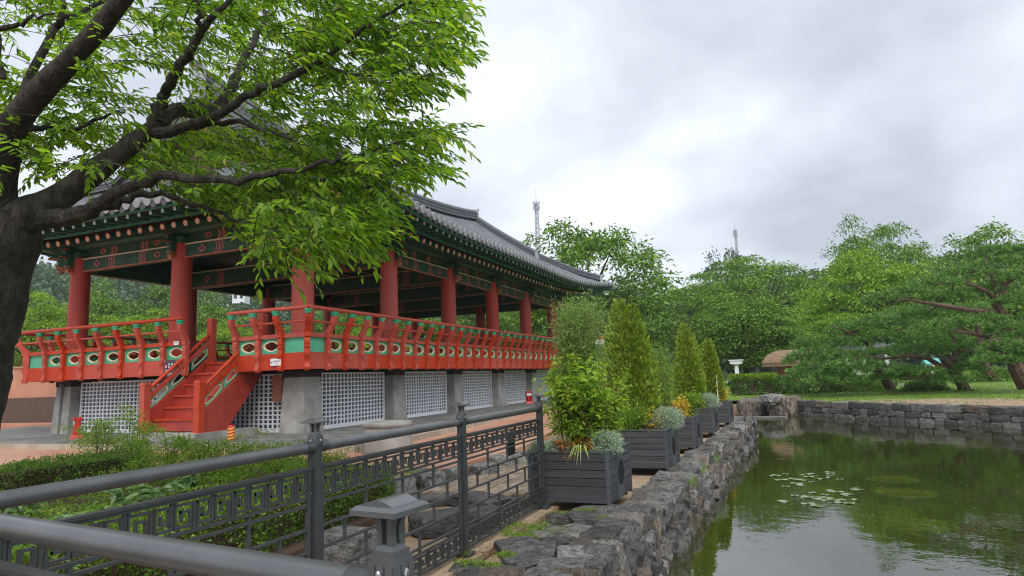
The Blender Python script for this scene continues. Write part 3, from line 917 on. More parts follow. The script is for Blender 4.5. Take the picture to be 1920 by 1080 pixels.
def planter_meshes():
    g_ = {}
    n = 6; ph = (PLH - 0.03) / n
    def pl(w):
        b = MB(); b.box((0, 0, 0), (w, 0.022, ph - 0.007)); return b.mesh("plank", M_plank)
    g_["front"] = pl(PLW - 0.07); g_["side"] = pl((PLD - 0.07 - 0.26) / 2)
    g_["ph"] = ph
    b = MB(); b.box((0, 0, 0), (0.036, 0.036, PLH)); g_["corner"] = b.mesh("corner_post", M_plk2)
    b = MB()
    for s_ in (-1, 1):
        b.box((0, s_ * (PLD / 2 - 0.028), 0), (PLW, 0.056, 0.02)); b.box((s_ * (PLW / 2 - 0.028), 0, 0), (0.056, PLD - 0.113, 0.02))
    g_["rim"] = b.mesh("rim", M_plk2)
    b = MB(); b.box((0, 0, 0), (0.024, 0.262, PLH - 0.02)); g_["board"] = b.mesh("emblem_board", M_plk2)
    b = MB()
    R_ = 0.105
    nseg = 28
    for k in range(nseg):
        a0, a1 = 2 * math.pi * k / nseg, 2 * math.pi * (k + 1) / nseg
        b.bar((0, R_ * math.cos(a0), R_ * 1.3 * math.sin(a0)), (0, R_ * math.cos(a1), R_ * 1.3 * math.sin(a1)), 0.008, 0.010, up=(1, 0, 0))
    for i in range(-3, 4):
        y = i * R_ / 3.6; hz = 1.3 * math.sqrt(max(0, R_ * R_ - y * y)) - .008
        b.bar((0, y, -hz), (0, y, hz), 0.006, 0.007, up=(1, 0, 0))
    for i in range(-5, 6):
        z = i * R_ * 1.3 / 5.6; hy = math.sqrt(max(0, R_ * R_ - (z / 1.3) ** 2)) - .006
        b.bar((0, -hy, z), (0, hy, z), 0.006, 0.006, up=(1, 0, 0))
    g_["emblem"] = b.mesh("emblem", M_blk)
    b = MB(); b.box((0, 0, 0), (PLW - 0.09, PLD - 0.09, 0.04)); g_["soil"] = b.mesh("soil", M_soil)
    b = MB()
    for sx in (-1, 1):
        for sy in (-1, 1):
            b.box((sx * PLW * .4, sy * PLD * .4, 0), (.09, .09, .05))
    g_["feet"] = b.mesh("feet", M_dark)
    return g_


PG = planter_meshes()


def planter(loc, rz, label):
    t_ = thing("planter", label, "planter", loc, rz, "slatted planters along the pond wall")
    for i in range(6):
        z = 0.045 + PG["ph"] * (i + .5)
        for s_ in (-1, 1):
            obj("plank", PG["front"], t_, (0, s_ * (PLD / 2 - .016), z))
            for e_ in (-1, 1):
                obj("plank", PG["side"], t_, (s_ * (PLW / 2 - .016), e_ * (PLD / 4 + 0.05), z), (0, 0, math.pi / 2))
    for sx in (-1, 1):
        for sy in (-1, 1):
            obj("corner_post", PG["corner"], t_, (sx * (PLW / 2 - .018), sy * (PLD / 2 - .018), .04 + PLH / 2 - .02))
        b = obj("emblem_board", PG["board"], t_, (sx * (PLW / 2 - .010), 0, .04 + PLH / 2 - .012))
        obj("emblem", PG["emblem"], b, (sx * .013, 0, 0.01))
    obj("rim", PG["rim"], t_, (0, 0, .04 + PLH - .008)); obj("soil", PG["soil"], t_, (0, 0, PLH - .03)); obj("feet", PG["feet"], t_, (0, 0, .02))
    return t_


PLS = [((-2.18, 7.32), "nearest slatted planter beside the fence post, packed with leafy shrubs"), ((-1.98, 9.94), "slatted planter holding the tallest cone shaped evergreen"), ((-1.90, 12.5), "slatted planter with yellow flowers and a wispy young shrub, midway along the wall"),
       ((-1.82, 15.36), "slatted planter with the second cone evergreen and a silvery bush"), ((-1.66, 18.1), "farthest slatted planter at the pond corner")]
for (c, lab) in PLS:
    planter((c[0], c[1], -0.25), -0.035, lab)

# ================================================================== PAVILION
PX = (-11.0, -15.25, -19.5)
PYS = [13.0 + 3.96 * i for i in range(6)]
pav = thing("pavilion", "long red timber pavilion on granite pedestals with grey tiled hip roof and carved railing", "pavilion", (-15.25, 22.9, 0))
PO = Vector(pav.location)


def pobj(name, mb_, mats, smooth=False, parent=None, bevel=0.0):
    """mesh given in world coordinates, stored relative to the pavilion"""
    mb_.v = [(x - PO.x, y - PO.y, z - PO.z) for x, y, z in mb_.v]
    return mk(name, mb_, mats, parent or pav, smooth=smooth, bevel=bevel)


def pl(x, y, z):
    return (x - PO.x, y - PO.y, z - PO.z)


# pedestals, columns
b = MB(); b.box((0, 0, 0.64), (0.76, 0.76, 1.42), taper=0.80); ped = b.mesh("stone_pedestal", M_gran)
b = MB(); b.lathe([(.285, 1.80), (.285, 2.4), (.275, 3.6), (.262, 5.22)], n=24); colm = b.mesh("column", M_redd, True)
b = MB(); b.box((0, 0, 1.43), (0.66, 0.66, 0.16)); blk = b.mesh("pedestal_beam", M_dark)
cols = []
for ix, x in enumerate(PX):
    for iy, y in enumerate(PYS):
        if ix == 1 and 0 < iy < 5:
            continue
        obj("stone_pedestal", ped, pav, pl(x, y, 0)); obj("column", colm, pav, pl(x, y, 0)); obj("pedestal_beam", blk, pav, pl(x, y, 0))
        cols.append((x, y))


# lattice screens between pedestals
def lattice(p, q):
    p, q = Vector(p), Vector(q)
    d = (q - p); w = d.length; rz = math.atan2(d.y, d.x)
    h = 1.46
    fr = MB()
    fr.box((0.035, 0, h / 2), (0.07, 0.05, h)); fr.box((w - .035, 0, h / 2), (0.07, 0.05, h)); fr.box((w / 2, 0, .05), (w - .14, 0.05, 0.10)); fr.box((w / 2, 0, h - .02), (w - .14, 0.05, 0.04))
    root = mk("lattice_screen", fr, M_white, pav, pl(p.x, p.y, 0.0), (0, 0, rz))
    nx = round((w - .14) / 0.152)
    ba = MB(); ba.box((0, 0, (h + .06) / 2), (0.036, 0.034, h - .14)); vb = ba.mesh("upright_bar", M_white)
    for i in range(1, nx):
        obj("upright_bar", vb, root, (.07 + (w - .14) * i / nx, 0, 0))
    ba = MB(); ba.box((w / 2, 0, 0), (w - .14, 0.028, 0.032)); hb = ba.mesh("cross_bar", M_white)
    for i in range(1, 12):
        obj("cross_bar", hb, root, (0, 0, .10 + (h - .14) * i / 12))
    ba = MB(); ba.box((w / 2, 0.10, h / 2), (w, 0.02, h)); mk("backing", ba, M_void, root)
    return root


for a, bq in zip(PYS, PYS[1:]):
    lattice((-10.98, a + .36, 0), (-10.98, bq - .36, 0))
for a, bq in zip(PX[::-1], PX[::-1][1:]):
    lattice((a + .36, 12.98, 0), (bq - .36, 12.98, 0))
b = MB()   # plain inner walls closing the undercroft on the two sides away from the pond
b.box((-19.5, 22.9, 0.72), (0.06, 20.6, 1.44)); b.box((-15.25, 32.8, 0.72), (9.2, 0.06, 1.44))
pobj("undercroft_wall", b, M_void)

# deck boards
DX0, DX1, DY0, DY1 = -20.3, -10.2, 12.2, 33.6
ndk = 36
bd = MB(); bd.box((0, 0, 0), ((DX1 - DX0) / ndk - .008, DY1 - DY0 - .1, 0.06)); dbm = bd.mesh("deck_board", M_deck)
for i in range(ndk):
    xb = DX0 + (i + .5) * (DX1 - DX0) / ndk
    if -14.12 < xb < -12.18:
        bd2 = MB(); bd2.box((0, 0, 0), ((DX1 - DX0) / ndk - .008, DY1 - 13.05, 0.06)); obj("deck_board", bd2.mesh("deck_board", M_deck), pav, pl(xb, (13.05 + DY1 - .05) / 2, 1.85))
    else:
        obj("deck_board", dbm, pav, pl(xb, (DY0 + DY1) / 2, 1.85))
b = MB(); b.box((-15.25, 23.3, 1.66), (9.9, 20.3, 0.3)); pobj("deck_frame", b, M_dark)
b = MB(); b.box((-13.15, 13.08, 1.68), (1.66, 0.06, 0.36)); pobj("riser_board", b, M_stair)

# railing: fascia, green openwork panels, balusters, rails
BAL = [(0.03, 1.50), (0.09, 1.485), (0.13, 1.52), (0.135, 1.57), (.105, 1.64), (.10, 1.70), (.115, 1.78), (.14, 1.84), (.145, 1.90), (.115, 1.905), (.11, 2.0), (.13, 2.05), (.13, 2.09), (.11, 2.10), (.13, 2.11), (.135, 2.2), (.12, 2.27), (.15, 2.29), (.155, 2.39),
       (.17, 2.42), (.215, 2.52), (.275, 2.63), (.31, 2.73), (.315, 2.82), (.20, 2.82), (.195, 2.74), (.165, 2.65), (.11, 2.55), (.03, 2.44), (.0, 2.40)]
b = MB(); b.prism(BAL, (0, 0, 0), (0, -1, 0), (0, 0, 1), (1, 0, 0), -0.062, 0.062); balm = b.mesh("baluster", M_red)
b = MB(); b.lathe([(.07, 2.80), (.085, 2.815), (.07, 2.83), (.10, 2.88), (.105, 2.905), (.06, 2.91)], (0, -.26, 0), 10); capm = b.mesh("lotus_cap", M_jade, False)
HOLE = []
for k in range(40):
    a = 2 * math.pi * k / 40
    HOLE.append((0.205 * math.cos(a) * (1 + .10 * abs(math.cos(2.0 * a)) - .06), 0.098 * math.sin(a) * (1 + .16 * abs(math.sin(3 * a)) - .08)))
PAN = {}


def panel_mesh(w, hole=True):
    key = (round(w, 3), hole)
    if key in PAN:
        return PAN[key]
    bm = bmesh.new()
    hgt = 0.365
    y = -0.012
    outer = [bm.verts.new((x, y, z)) for x, z in ((-w / 2, -hgt / 2), (w / 2, -hgt / 2), (w / 2, hgt / 2), (-w / 2, hgt / 2))]
    es = [bm.edges.new((outer[i], outer[(i + 1) % 4])) for i in range(4)]
    if hole:
        k = min(1.0, (w - .14) / .46)
        hv = [bm.verts.new((a * k, y, c)) for a, c in HOLE]
        es += [bm.edges.new((hv[i], hv[(i + 1) % 40])) for i in range(40)]
    bmesh.ops.triangle_fill(bm, use_beauty=True, edges=es)
    r_ = bmesh.ops.extrude_face_region(bm, geom=list(bm.faces))
    for v in [g_ for g_ in r_["geom"] if isinstance(g_, bmesh.types.BMVert)]:
        v.co.y += 0.03
    if hole:
        # cream lip round the opening, proud of the panel
        n = 40
        A = [bm.verts.new((a * k * 1.005, y - .006, c * 1.005)) for a, c in HOLE]
        B_ = [bm.verts.new((a * k * 1.10 + math.copysign(.012, a), y - .006, c * 1.14 + math.copysign(.012, c))) for a, c in HOLE]
        C_ = [bm.verts.new((v.co.x, y - .0005, v.co.z)) for v in B_]
        D_ = [bm.verts.new((v.co.x * .97, y + .03, v.co.z * .97)) for v in A]
        for i in range(n):
            j = (i + 1) % n
            for P_, Q_ in ((A, B_), (B_, C_), (D_, A)):
                f = bm.faces.new((P_[i], P_[j], Q_[j], Q_[i])); f.material_index = 1
    bmesh.ops.recalc_face_normals(bm, faces=bm.faces)
    me = bpy.data.meshes.new("railing_panel")
    bm.to_mesh(me); bm.free()
    me.materials.append(M_jade); me.materials.append(M_cream)
    PAN[key] = me
    return me


def railing(p, q, n, ends=(True, True), hole_first=True, hole_last=True):
    """rail from p to q seen from outside with outward normal to the right of p->q; n intervals"""
    p, q = Vector((*p, 0)), Vector((*q, 0))
    d = (q - p).normalized(); out = Vector((d.y, -d.x, 0)); Lh = (q - p).length
    rz = math.atan2(d.y, d.x)
    R_ = Matrix.Rotation(rz, 4, 'Z')

    def strip(name, o0, o1, z0, z1, m_, e0=0, e1=0):
        b_ = MB(); b_.box((Lh / 2 + (e1 - e0) / 2, -(o0 + o1) / 2, (z0 + z1) / 2), (Lh + e0 + e1, abs(o1 - o0), z1 - z0))
        return mk(name, b_, m_, pav, pl(p.x, p.y, 0), (0, 0, rz))
    nb = max(1, round(Lh / 2.4))
    for i in range(nb):
        b_ = MB(); b_.box((Lh * (i + .5) / nb, -0.03, 1.715), (Lh / nb - .006, 0.06, 0.37)); mk("fascia_board", b_, M_red, pav, pl(p.x, p.y, 0), (0, 0, rz))
    strip("ledge_rail", -.05, .075, 2.285, 2.385, M_rail)
    strip("sill_rail", -.03, .052, 1.902, 1.925, M_rail)
    w = Lh / n
    for i in range(n + 1):
        if (i == 0 and not ends[0]) or (i == n and not ends[1]):
            continue
        c = p + d * (w * i)
        o_ = obj("baluster", balm, pav, pl(c.x, c.y, 0), (0, 0, rz)); obj("lotus_cap", capm, o_)
    for i in range(n):
        c = p + d * (w * (i + .5)) + out * 0.0
        hole = not ((i == 0 and not hole_first) or (i == n - 1 and not hole_last))
        obj("railing_panel", panel_mesh(w - 0.004, hole), pav, pl(c.x, c.y, 2.104), (0, 0, rz))
    return d, out


SXL, SXR = -14.0, -12.3
NS = 31
railing((DX0, DY0), (SXL, DY0), 8, (False, True), False, True)
railing((SXR, DY0), (DX1, DY0), 3, (True, False), True, False)
railing((DX1, DY0), (DX1, DY1), NS, (False, False), False, False)
railing((DX1, DY1), (DX0, DY1), 12, (False, False), False, False)
railing((DX0, DY1), (DX0, DY0), NS, (False, False), False, False)
# corner balusters on the diagonal
for x, y, a in ((DX1, DY0, math.pi / 4), (DX1, DY1, 3 * math.pi / 4), (DX0, DY1, -3 * math.pi / 4), (DX0, DY0, -math.pi / 4)):
    o_ = obj("baluster", balm, pav, pl(x, y, 0), (0, 0, a), (1, 1.35, 1)); obj("lotus_cap", capm, o_)
# round rails
OFF = 0.26
def rails(pts):
    b_ = MB(); b_.tube([(x, y, 2.955) for x, y in pts], 0.052, 12, cap=True); pobj("top_rail", b_, M_rail, True)
def rails2(pts):
    b_ = MB(); b_.tube([(x, y, 2.64) for x, y in pts], 0.026, 8, cap=True); pobj("middle_rail", b_, M_rail, True)
E_ = 0.10
rails([(DX0 - OFF - E_, DY0 - OFF), (SXL + .10, DY0 - OFF)]); rails([(SXR - .10, DY0 - OFF), (DX1 + OFF + E_, DY0 - OFF)])
rails([(DX1 + OFF, DY0 - OFF - E_), (DX1 + OFF, DY1 + OFF + E_)]); rails([(DX0 - OFF, DY0 - OFF), (DX0 - OFF, DY1 + OFF)]); rails([(DX0 - OFF, DY1 + OFF), (DX1 + OFF, DY1 + OFF)])
O2 = .19
rails2([(DX0 - O2, DY0 - O2), (SXL, DY0 - O2)]); rails2([(SXR, DY0 - O2), (DX1 + O2, DY0 - O2)])
rails2([(DX1 + O2, DY0 - O2), (DX1 + O2, DY1 + O2)]); rails2([(DX0 - O2, DY0 - O2), (DX0 - O2, DY1 + O2)]); rails2([(DX0 - O2, DY1 + O2), (DX1 + O2, DY1 + O2)])

# staircase
STY0, STY1 = 11.05, 12.75
b = MB()
for x in (SXL - .03, SXR + .03):
    prof = [(STY0 + .10, 0.16), (STY0 + .02, 0.30), (STY0 + .02, .62), (STY1 + .25, 2.05), (STY1 + .25, 1.55), (STY0 + .75, .16)]
    b.prism(prof, (x, 0, 0), (0, 1, 0), (0, 0, 1), (1, 0, 0), -.05, .05)
    if x < -13:
        st = pobj("staircase", b, M_stair)
    else:
        pobj("stringer", b, M_stair, parent=st)
    b = MB()
nst = 6
for i in range(nst):
    z = 0.20 + (1.88 - .20) * (i + 1) / (nst + 0.2); y = STY0 + .20 + i * (STY1 - STY0 - .1) / (nst - 0.6)
    b = MB(); b.box(((SXL + SXR) / 2, y + .14, z - .02), (SXR - SXL - .06, .34, .045)); pobj("tread", b, M_rail, parent=st)
    b = MB(); b.box(((SXL + SXR) / 2, y + .02, z - .165), (SXR - SXL - .06, .025, .25)); pobj("riser", b, M_stair, parent=st)
for x in (SXL - .03, SXR + .03):
    for (y, z0, z1) in ((STY0, .12, 1.30), (STY1 + .22, 1.6, 2.98)):
        b = MB(); b.box((x, y, (z0 + z1) / 2), (.17, .17, z1 - z0)); b.box((x, y, z1 - .11), (.185, .185, .03)); b.box((x, y, z1 + .012), (.19, .19, .07), taper=.9)
        pobj("newel_post", b, M_rail, parent=st)
    ya, yb = STY0 + .08, STY1 + .15
    za, zb = .62, 2.03
    sl = (zb - za) / (yb - ya)
    b = MB(); b.tube([(x, ya, za + .56), (x, yb, zb + .56)], .048, 10); pobj("stair_rail", b, M_rail, True, parent=st)
    b = MB(); b.bar((x, ya, za + .36), (x, yb, zb + .36), .075, .085); pobj("stair_rail", b, M_rail, parent=st)
    for i in range(3):
        y0_, y1_ = ya + (yb - ya) * (i + .06) / 3, ya + (yb - ya) * (i + .94) / 3
        zc0, zc1 = za + (y0_ - ya) * sl + .03, za + (y1_ - ya) * sl + .03
        cy, cz = (y0_ + y1_) / 2, (zc0 + zc1) / 2 + .14
        ring, outer = [], []
        for k in range(28):
            a = 2 * math.pi * k / 28
            r0 = 1 + .08 * abs(math.sin(3 * a))
            yy = .21 * math.cos(a) * r0; zz = .085 * math.sin(a) * r0
            ring.append((cy + yy, cz + zz + yy * sl)); outer.append((cy + yy * 1.12, cz + zz * 1.25 + yy * 1.12 * sl))
        bm = bmesh.new()
        cor = [(y0_, zc0), (y1_, zc1), (y1_, zc1 + .29), (y0_, zc0 + .29)]
        ov = [bm.verts.new((x - .012, a, c)) for a, c in cor]; hv = [bm.verts.new((x - .012, a, c)) for a, c in ring]
        es = [bm.edges.new((ov[k], ov[(k + 1) % 4])) for k in range(4)] + [bm.edges.new((hv[k], hv[(k + 1) % 28])) for k in range(28)]
        bmesh.ops.triangle_fill(bm, use_beauty=True, edges=es)
        r_ = bmesh.ops.extrude_face_region(bm, geom=list(bm.faces))
        for v in [g_ for g_ in r_["geom"] if isinstance(g_, bmesh.types.BMVert)]:
            v.co.x += .024
        for sgn in (-1, 1):
            A = [bm.verts.new((x + sgn * .017, a, c)) for a, c in ring]; B_ = [bm.verts.new((x + sgn * .017, a, c)) for a, c in outer]
            for k in range(28):
                f = bm.faces.new((A[k], A[(k + 1) % 28], B_[(k + 1) % 28], B_[k])); f.material_index = 1
        bmesh.ops.recalc_face_normals(bm, faces=bm.faces)
        for v in bm.verts:
            v.co -= PO
        me = bpy.data.meshes.new("stair_panel"); bm.to_mesh(me); bm.free()
        me.materials.append(M_jade if i != 9 else M_jaded); me.materials.append(M_cream)
        obj("stair_panel", me, st)
b = MB(); b.box((-13.15, 11.75, .08), (2.1, 1.9, .16)); pobj("stair_base", b, M_gran)

# ---------------------------------------------------------------- beams under the roof
BZ0, BZ1 = 4.80, 5.20


def beam(p, q, outn, z0=BZ0, z1=BZ1, th=.20, decor=True, name="head_beam"):
    p, q = Vector((*p, 0)), Vector((*q, 0)); d = (q - p); Lh = d.length; rz = math.atan2(d.y, d.x)
    b_ = MB(); zc = (z0 + z1) / 2
    b_.box((Lh / 2, 0, zc), (Lh, th, z1 - z0))
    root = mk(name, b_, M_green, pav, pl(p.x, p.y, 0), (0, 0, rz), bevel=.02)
    sd = -1
    y = sd * (th / 2 + .004)
    e_ = MB()
    e_.box((Lh / 2, sd * (th / 2 + .0), z1 - .014), (Lh - .02, .05, .034)); mk("edge_strip", e_, M_cream, root)
    e_ = MB(); e_.box((Lh / 2, sd * (th / 2), z0 + .012), (Lh - .02, .05, .034)); mk("edge_strip", e_, M_orange, root)
    if decor:
        h_ = z1 - z0 - .07
        e_ = MB()
        for s_ in (0, 1):
            def X(v): return v if s_ == 0 else Lh - v
            xs = 0.62 + .28 + .42
            for j, (mi, w_) in enumerate(((0, .05), (1, .045), (2, .05), (1, .04), (0, .05))):
                x0 = xs + j * .052
                k_ = .07 * (1 if s_ == 0 else -1)
                for a_, c_ in ((-1, 0), (0, 1)):
                    za, zb = zc + a_ * h_ / 2, zc + c_ * h_ / 2
                    ka, kb = (0, k_) if a_ == -1 else (k_, 0)
                    xa = X(x0); xb = X(x0 + w_ * .92)
                    e_.add([(xa + ka, y, za), (xb + ka, y, za), (xb + kb, y, zb), (xa + kb, y, zb)], [(0, 1, 2, 3)], mi)
            # nested outlines around a flower motif
            cx = X(0.86)
            for r0, mi in ((.145, 1), (.12, 3), (.095, 0), (.055, 1)):
                pts = [(cx + r0 * 1.15 * math.cos(a) * (1 + .18 * math.cos(4 * a)), zc + r0 * math.sin(a) * (1 + .18 * math.cos(4 * a))) for a in [2 * math.pi * k / 20 for k in range(20)]]
                yy = y - .003 * (1 + [.145, .12, .095, .055].index(r0))
                e_.add([(a, yy, c_) for a, c_ in pts], [tuple(range(20))], mi)
        mk("painted_band", e_, [M_orange, M_navy, M_pink, M_green], root)["kind"] = "stuff"
        e_ = MB()
        x0, x1 = 1.75, Lh - 1.75
        if x1 > x0:
            e_.box(((x0 + x1) / 2, y, zc + h_ * .36), (x1 - x0, .006, .012)); e_.box(((x0 + x1) / 2, y, zc - h_ * .36), (x1 - x0, .006, .012))
            mk("painted_line", e_, M_navy, root)
    return root


for a, bq in zip(PYS, PYS[1:]):
    beam((PX[0], a), (PX[0], bq), 1)
    beam((PX[2], bq), (PX[2], a), 1)
for a, bq in zip(PX[::-1], PX[::-1][1:]):
    beam((a, PYS[0]), (bq, PYS[0]), 1)
    beam((bq, PYS[-1]), (a, PYS[-1]), 1)
# cross beams inside
for i, y in enumerate(PYS[1:-1]):
    beam((PX[2] + .2, y), (PX[0] - .2, y), 1, 4.72, 5.30, .34, True, "cross_beam")
beam((PX[1], PYS[1]), (PX[1], PYS[-2]), 1, 5.30, 5.58, .26, False, "tie_beam")
b = MB(); b.box((-15.25, 22.9, 5.66), (8.3, 19.6, .05)); pobj("ceiling", b, M_ceil)

# upper panel boards, purlins
for (p_, q_) in (((PX[0] + .02, PYS[0]), (PX[0] + .02, PYS[-1])), ((PX[2] - .02, PYS[-1]), (PX[2] - .02, PYS[0])), ((PX[2], PYS[0] - .02), (PX[0], PYS[0] - .02)), ((PX[0], PYS[-1] + .02), (PX[2], PYS[-1] + .02))):
    a3, b3 = Vector((*p_, 0)), Vector((*q_, 0)); d = b3 - a3; rz = math.atan2(d.y, d.x); Lh = d.length
    b = MB(); b.box((Lh / 2, 0.03, 5.36), (Lh, .08, .32)); root = mk("frieze_board", b, M_green, pav, pl(a3.x, a3.y, 0), (0, 0, rz))
    e_ = MB()
    nb = round(Lh / 3.96 if Lh > 10 else Lh / 4.25)
    for i in range(nb):
        for s_ in (0, 1):
            for j, mi in enumerate((0, 2, 1, 2, 0)):
                x0 = Lh / nb * (i + s_) + (1 if s_ == 0 else -1) * (1.30 + j * .055)
                for a_, c_ in ((-1, 0), (0, 1)):
                    ka, kb = (0, .08) if a_ == -1 else (.08, 0)
                    sg = 1 if s_ == 0 else -1
                    e_.add([(x0 + sg * ka, -.014, 5.36 + a_ * .15), (x0 + sg * (ka + .05), -.014, 5.36 + a_ * .15), (x0 + sg * (kb + .05), -.014, 5.36 + c_ * .15), (x0 + sg * kb, -.014, 5.36 + c_ * .15)], [(0, 1, 2, 3)], mi)
            cx = Lh / nb * (i + s_) + (1 if s_ == 0 else -1) * 1.0
            e_.add([(cx + .13 * math.cos(a), -.016, 5.38 + .085 * math.sin(a)) for a in [2 * math.pi * k / 12 for k in range(12)]], [tuple(range(12))], 0)
            e_.add([(cx + .05 * math.cos(a), -.019, 5.38 + .04 * math.sin(a)) for a in [2 * math.pi * k / 12 for k in range(12)]], [tuple(range(12))], 1)
    mk("painted_band", e_, [M_orange, M_navy, M_pink], root)["kind"] = "stuff"
    b = MB(); b.tube([(-.35, -.12, 5.60), (Lh + .35, -.12, 5.60)], .15, 14); mk("purlin", b, M_green, pav, pl(a3.x, a3.y, 0), (0, 0, rz), smooth=True)

# bracket arms (carved, green with red beaks) at every perimeter column
BR = [(-.25, 5.50), (.62, 5.50), (.70, 5.44), (.56, 5.40), (.50, 5.30), (.62, 5.26), (.66, 5.18), (.50, 5.16), (.44, 5.06), (.50, 4.98), (.44, 4.86), (.40, 4.74), (.34, 4.80), (.30, 4.92), (.26, 5.0), (-.25, 5.0)]
b = MB(); b.prism(BR, (0, 0, 0), (0, -1, 0), (0, 0, 1), (1, 0, 0), -.06, .06, 0)
for z, x0, x1 in ((5.455, .42, .66), (5.20, .42, .645), (4.93, .34, .475)):
    b.box((0, -(x0 + x1) / 2, z), (.135, x1 - x0, .045), 0, 1)
b.bar((0, -.335, 4.82), (0, -.46, 4.985), .136, .05, 1); b.bar((0, -.385, 4.755), (0, -.44, 4.86), .138, .04, 1)
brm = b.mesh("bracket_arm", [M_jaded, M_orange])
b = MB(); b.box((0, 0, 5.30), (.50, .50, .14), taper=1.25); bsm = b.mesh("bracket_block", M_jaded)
for x, y in cols:
    obj("bracket_block", bsm, pav, pl(x, y, 0))
    if x == PX[0]: obj("bracket_arm", brm, pav, pl(x, y, 0), (0, 0, math.pi / 2))
    if x == PX[2]: obj("bracket_arm", brm, pav, pl(x, y, 0), (0, 0, -math.pi / 2))
    if y == PYS[0]: obj("bracket_arm", brm, pav, pl(x, y, 0), (0, 0, 0))
    if y == PYS[-1]: obj("bracket_arm", brm, pav, pl(x, y, 0), (0, 0, math.pi))
for x, y, a in ((PX[0], PYS[0], math.pi / 4), (PX[0], PYS[-1], 3 * math.pi / 4), (PX[2], PYS[-1], -3 * math.pi / 4), (PX[2], PYS[0], -math.pi / 4)):
    obj("bracket_arm", brm, pav, pl(x, y, 0), (0, 0, a), (1, 1.3, 1))

# ---------------------------------------------------------------- roof
XE, XW, Y0, Y1 = -8.65, -21.85, 10.65, 35.15
CXM, CYM = (XE + XW) / 2, (Y0 + Y1) / 2
EXT = 0.5            # corner throw
GAB = 3.0            # gable inset
EZ = 5.62


def kfun(c):
    c = abs(c)
    return max(0.0, (c - 0.35) / 0.65) ** 2.2


SIDES = {  # origin at middle of the eave, along direction, outward direction, half length, depth to ridge
    'e': (Vector((XE, CYM, 0)), Vector((0, 1, 0)), Vector((1, 0, 0)), (Y1 - Y0) / 2 + EXT, (XE - XW) / 2),
    'w': (Vector((XW, CYM, 0)), Vector((0, -1, 0)), Vector((-1, 0, 0)), (Y1 - Y0) / 2 + EXT, (XE - XW) / 2),
    's': (Vector((CXM, Y0, 0)), Vector((1, 0, 0)), Vector((0, -1, 0)), (XE - XW) / 2 + EXT, GAB),
    'n': (Vector((CXM, Y1, 0)), Vector((-1, 0, 0)), Vector((0, 1, 0)), (XE - XW) / 2 + EXT, GAB)}


def lift_out(side, s):
    hl = SIDES[side][3]
    k = kfun(s / hl)
    return 0.56 * k, EXT * k


def roof_pt(side, s, d, dz=0.0):
    """s along eave (from the middle), d inset from the mid eave line (negative = outward)"""
    o, al, ou, hl, dep = SIDES[side]
    li, _ = lift_out(side, s)
    u = max(0.0, d) / 6.6
    gy = 0.0
    if side in 'ew':
        gy = s / ((Y1 - Y0) / 2 - GAB)
        H = 3.62 + 0.72 * min(1.3, gy * gy)
    else:
        H = 4.3
    z = EZ + li * max(0, 1 - max(0, d) / 5.5) ** 1.5 + H * (0.84 * u + 0.16 * u * u)
    p_ = o + al * s - ou * d
    return Vector((p_.x, p_.y, z + dz))


def d_end(side, s):
    o, al, ou, hl, dep = SIDES[side]
    hip = (hl - abs(s)) - EXT
    m_ = GAB
    return hip if hip < GAB else dep


def d_start(side, s):
    return -lift_out(side, s)[1]


PITCH = 0.335
ROWS = {'e': 74, 'w': 74, 's': 40, 'n': 40}
for side, (o, al, ou, hl, dep) in SIDES.items():
    # bed surface
    V, Fq = [], []
    ns = 80 if side in 'ew' else 44
    nd = 9
    for i in range(ns + 1):
        s = -hl + 2 * hl * i / ns
        d0 = d_start(side, s); d1 = max(d0 + .02, d_end(side, s))
        for j in range(nd + 1):
            V.append(roof_pt(side, s, d0 + (d1 - d0) * j / nd))
    for i in range(ns):
        for j in range(nd):
            a = i * (nd + 1) + j
            Fq.append((a, a + nd + 1, a + nd + 2, a + 1))
    b = MB(); b.add(V, Fq); pobj("roof_bed", b, M_tileb, True)
    # cover-tile rows
    nrow = ROWS[side]
    for i in range(nrow):
        s = (i - (nrow - 1) / 2) * (2 * hl - .34) / (nrow - 1)
        d0 = d_start(side, s) - .06; d1 = d_end(side, s)
        if d1 - d0 < .25: continue
        nn = 9
        pts, rr = [], []
        for j in range(nn + 1):
            d = d0 + (d1 - d0) * j / nn
            pts.append(roof_pt(side, s, d, .035)); rr.append(.105)
        b = MB(); b.tube(pts, rr, 7, half=True, cap=False)
        root = pobj("roof_tile_row", b, M_tile, False)
        if side in 'es':
            c = roof_pt(side, s, d0 - .012, .045); b = MB()
            n_ = ou; t_ = Vector((0, 0, 1)); nv = (n_ * .95 - t_ * .25).normalized(); tv = (t_ * .95 + n_ * .25).normalized()
            b.prism([(.115 * math.cos(2 * math.pi * k / 14), .115 * math.sin(2 * math.pi * k / 14)) for k in range(14)], c, al, tv, nv, -.012, .012, 0)
            pobj("end_tile", b, M_tend, parent=root)
    # hanging tongue tiles between the rows, one mesh per eave
    b = MB()
    for i in range(nrow - 1):
        s = (i + .5 - (nrow - 1) / 2) * (2 * hl - .34) / (nrow - 1)
        c = roof_pt(side, s, d_start(side, s) - .02, -.03)
        b.prism([(-.14, .03), (-.10, -.05), (0, -.10), (.10, -.05), (.14, .03)], c, al, (0, 0, 1), ou, -.015, .015)
    pobj("eave_tongue_tiles", b, M_tileb)["kind"] = "stuff"

# soffit boards, battens and rafters
def eave_z(side, s):
    return EZ + lift_out(side, s)[0]


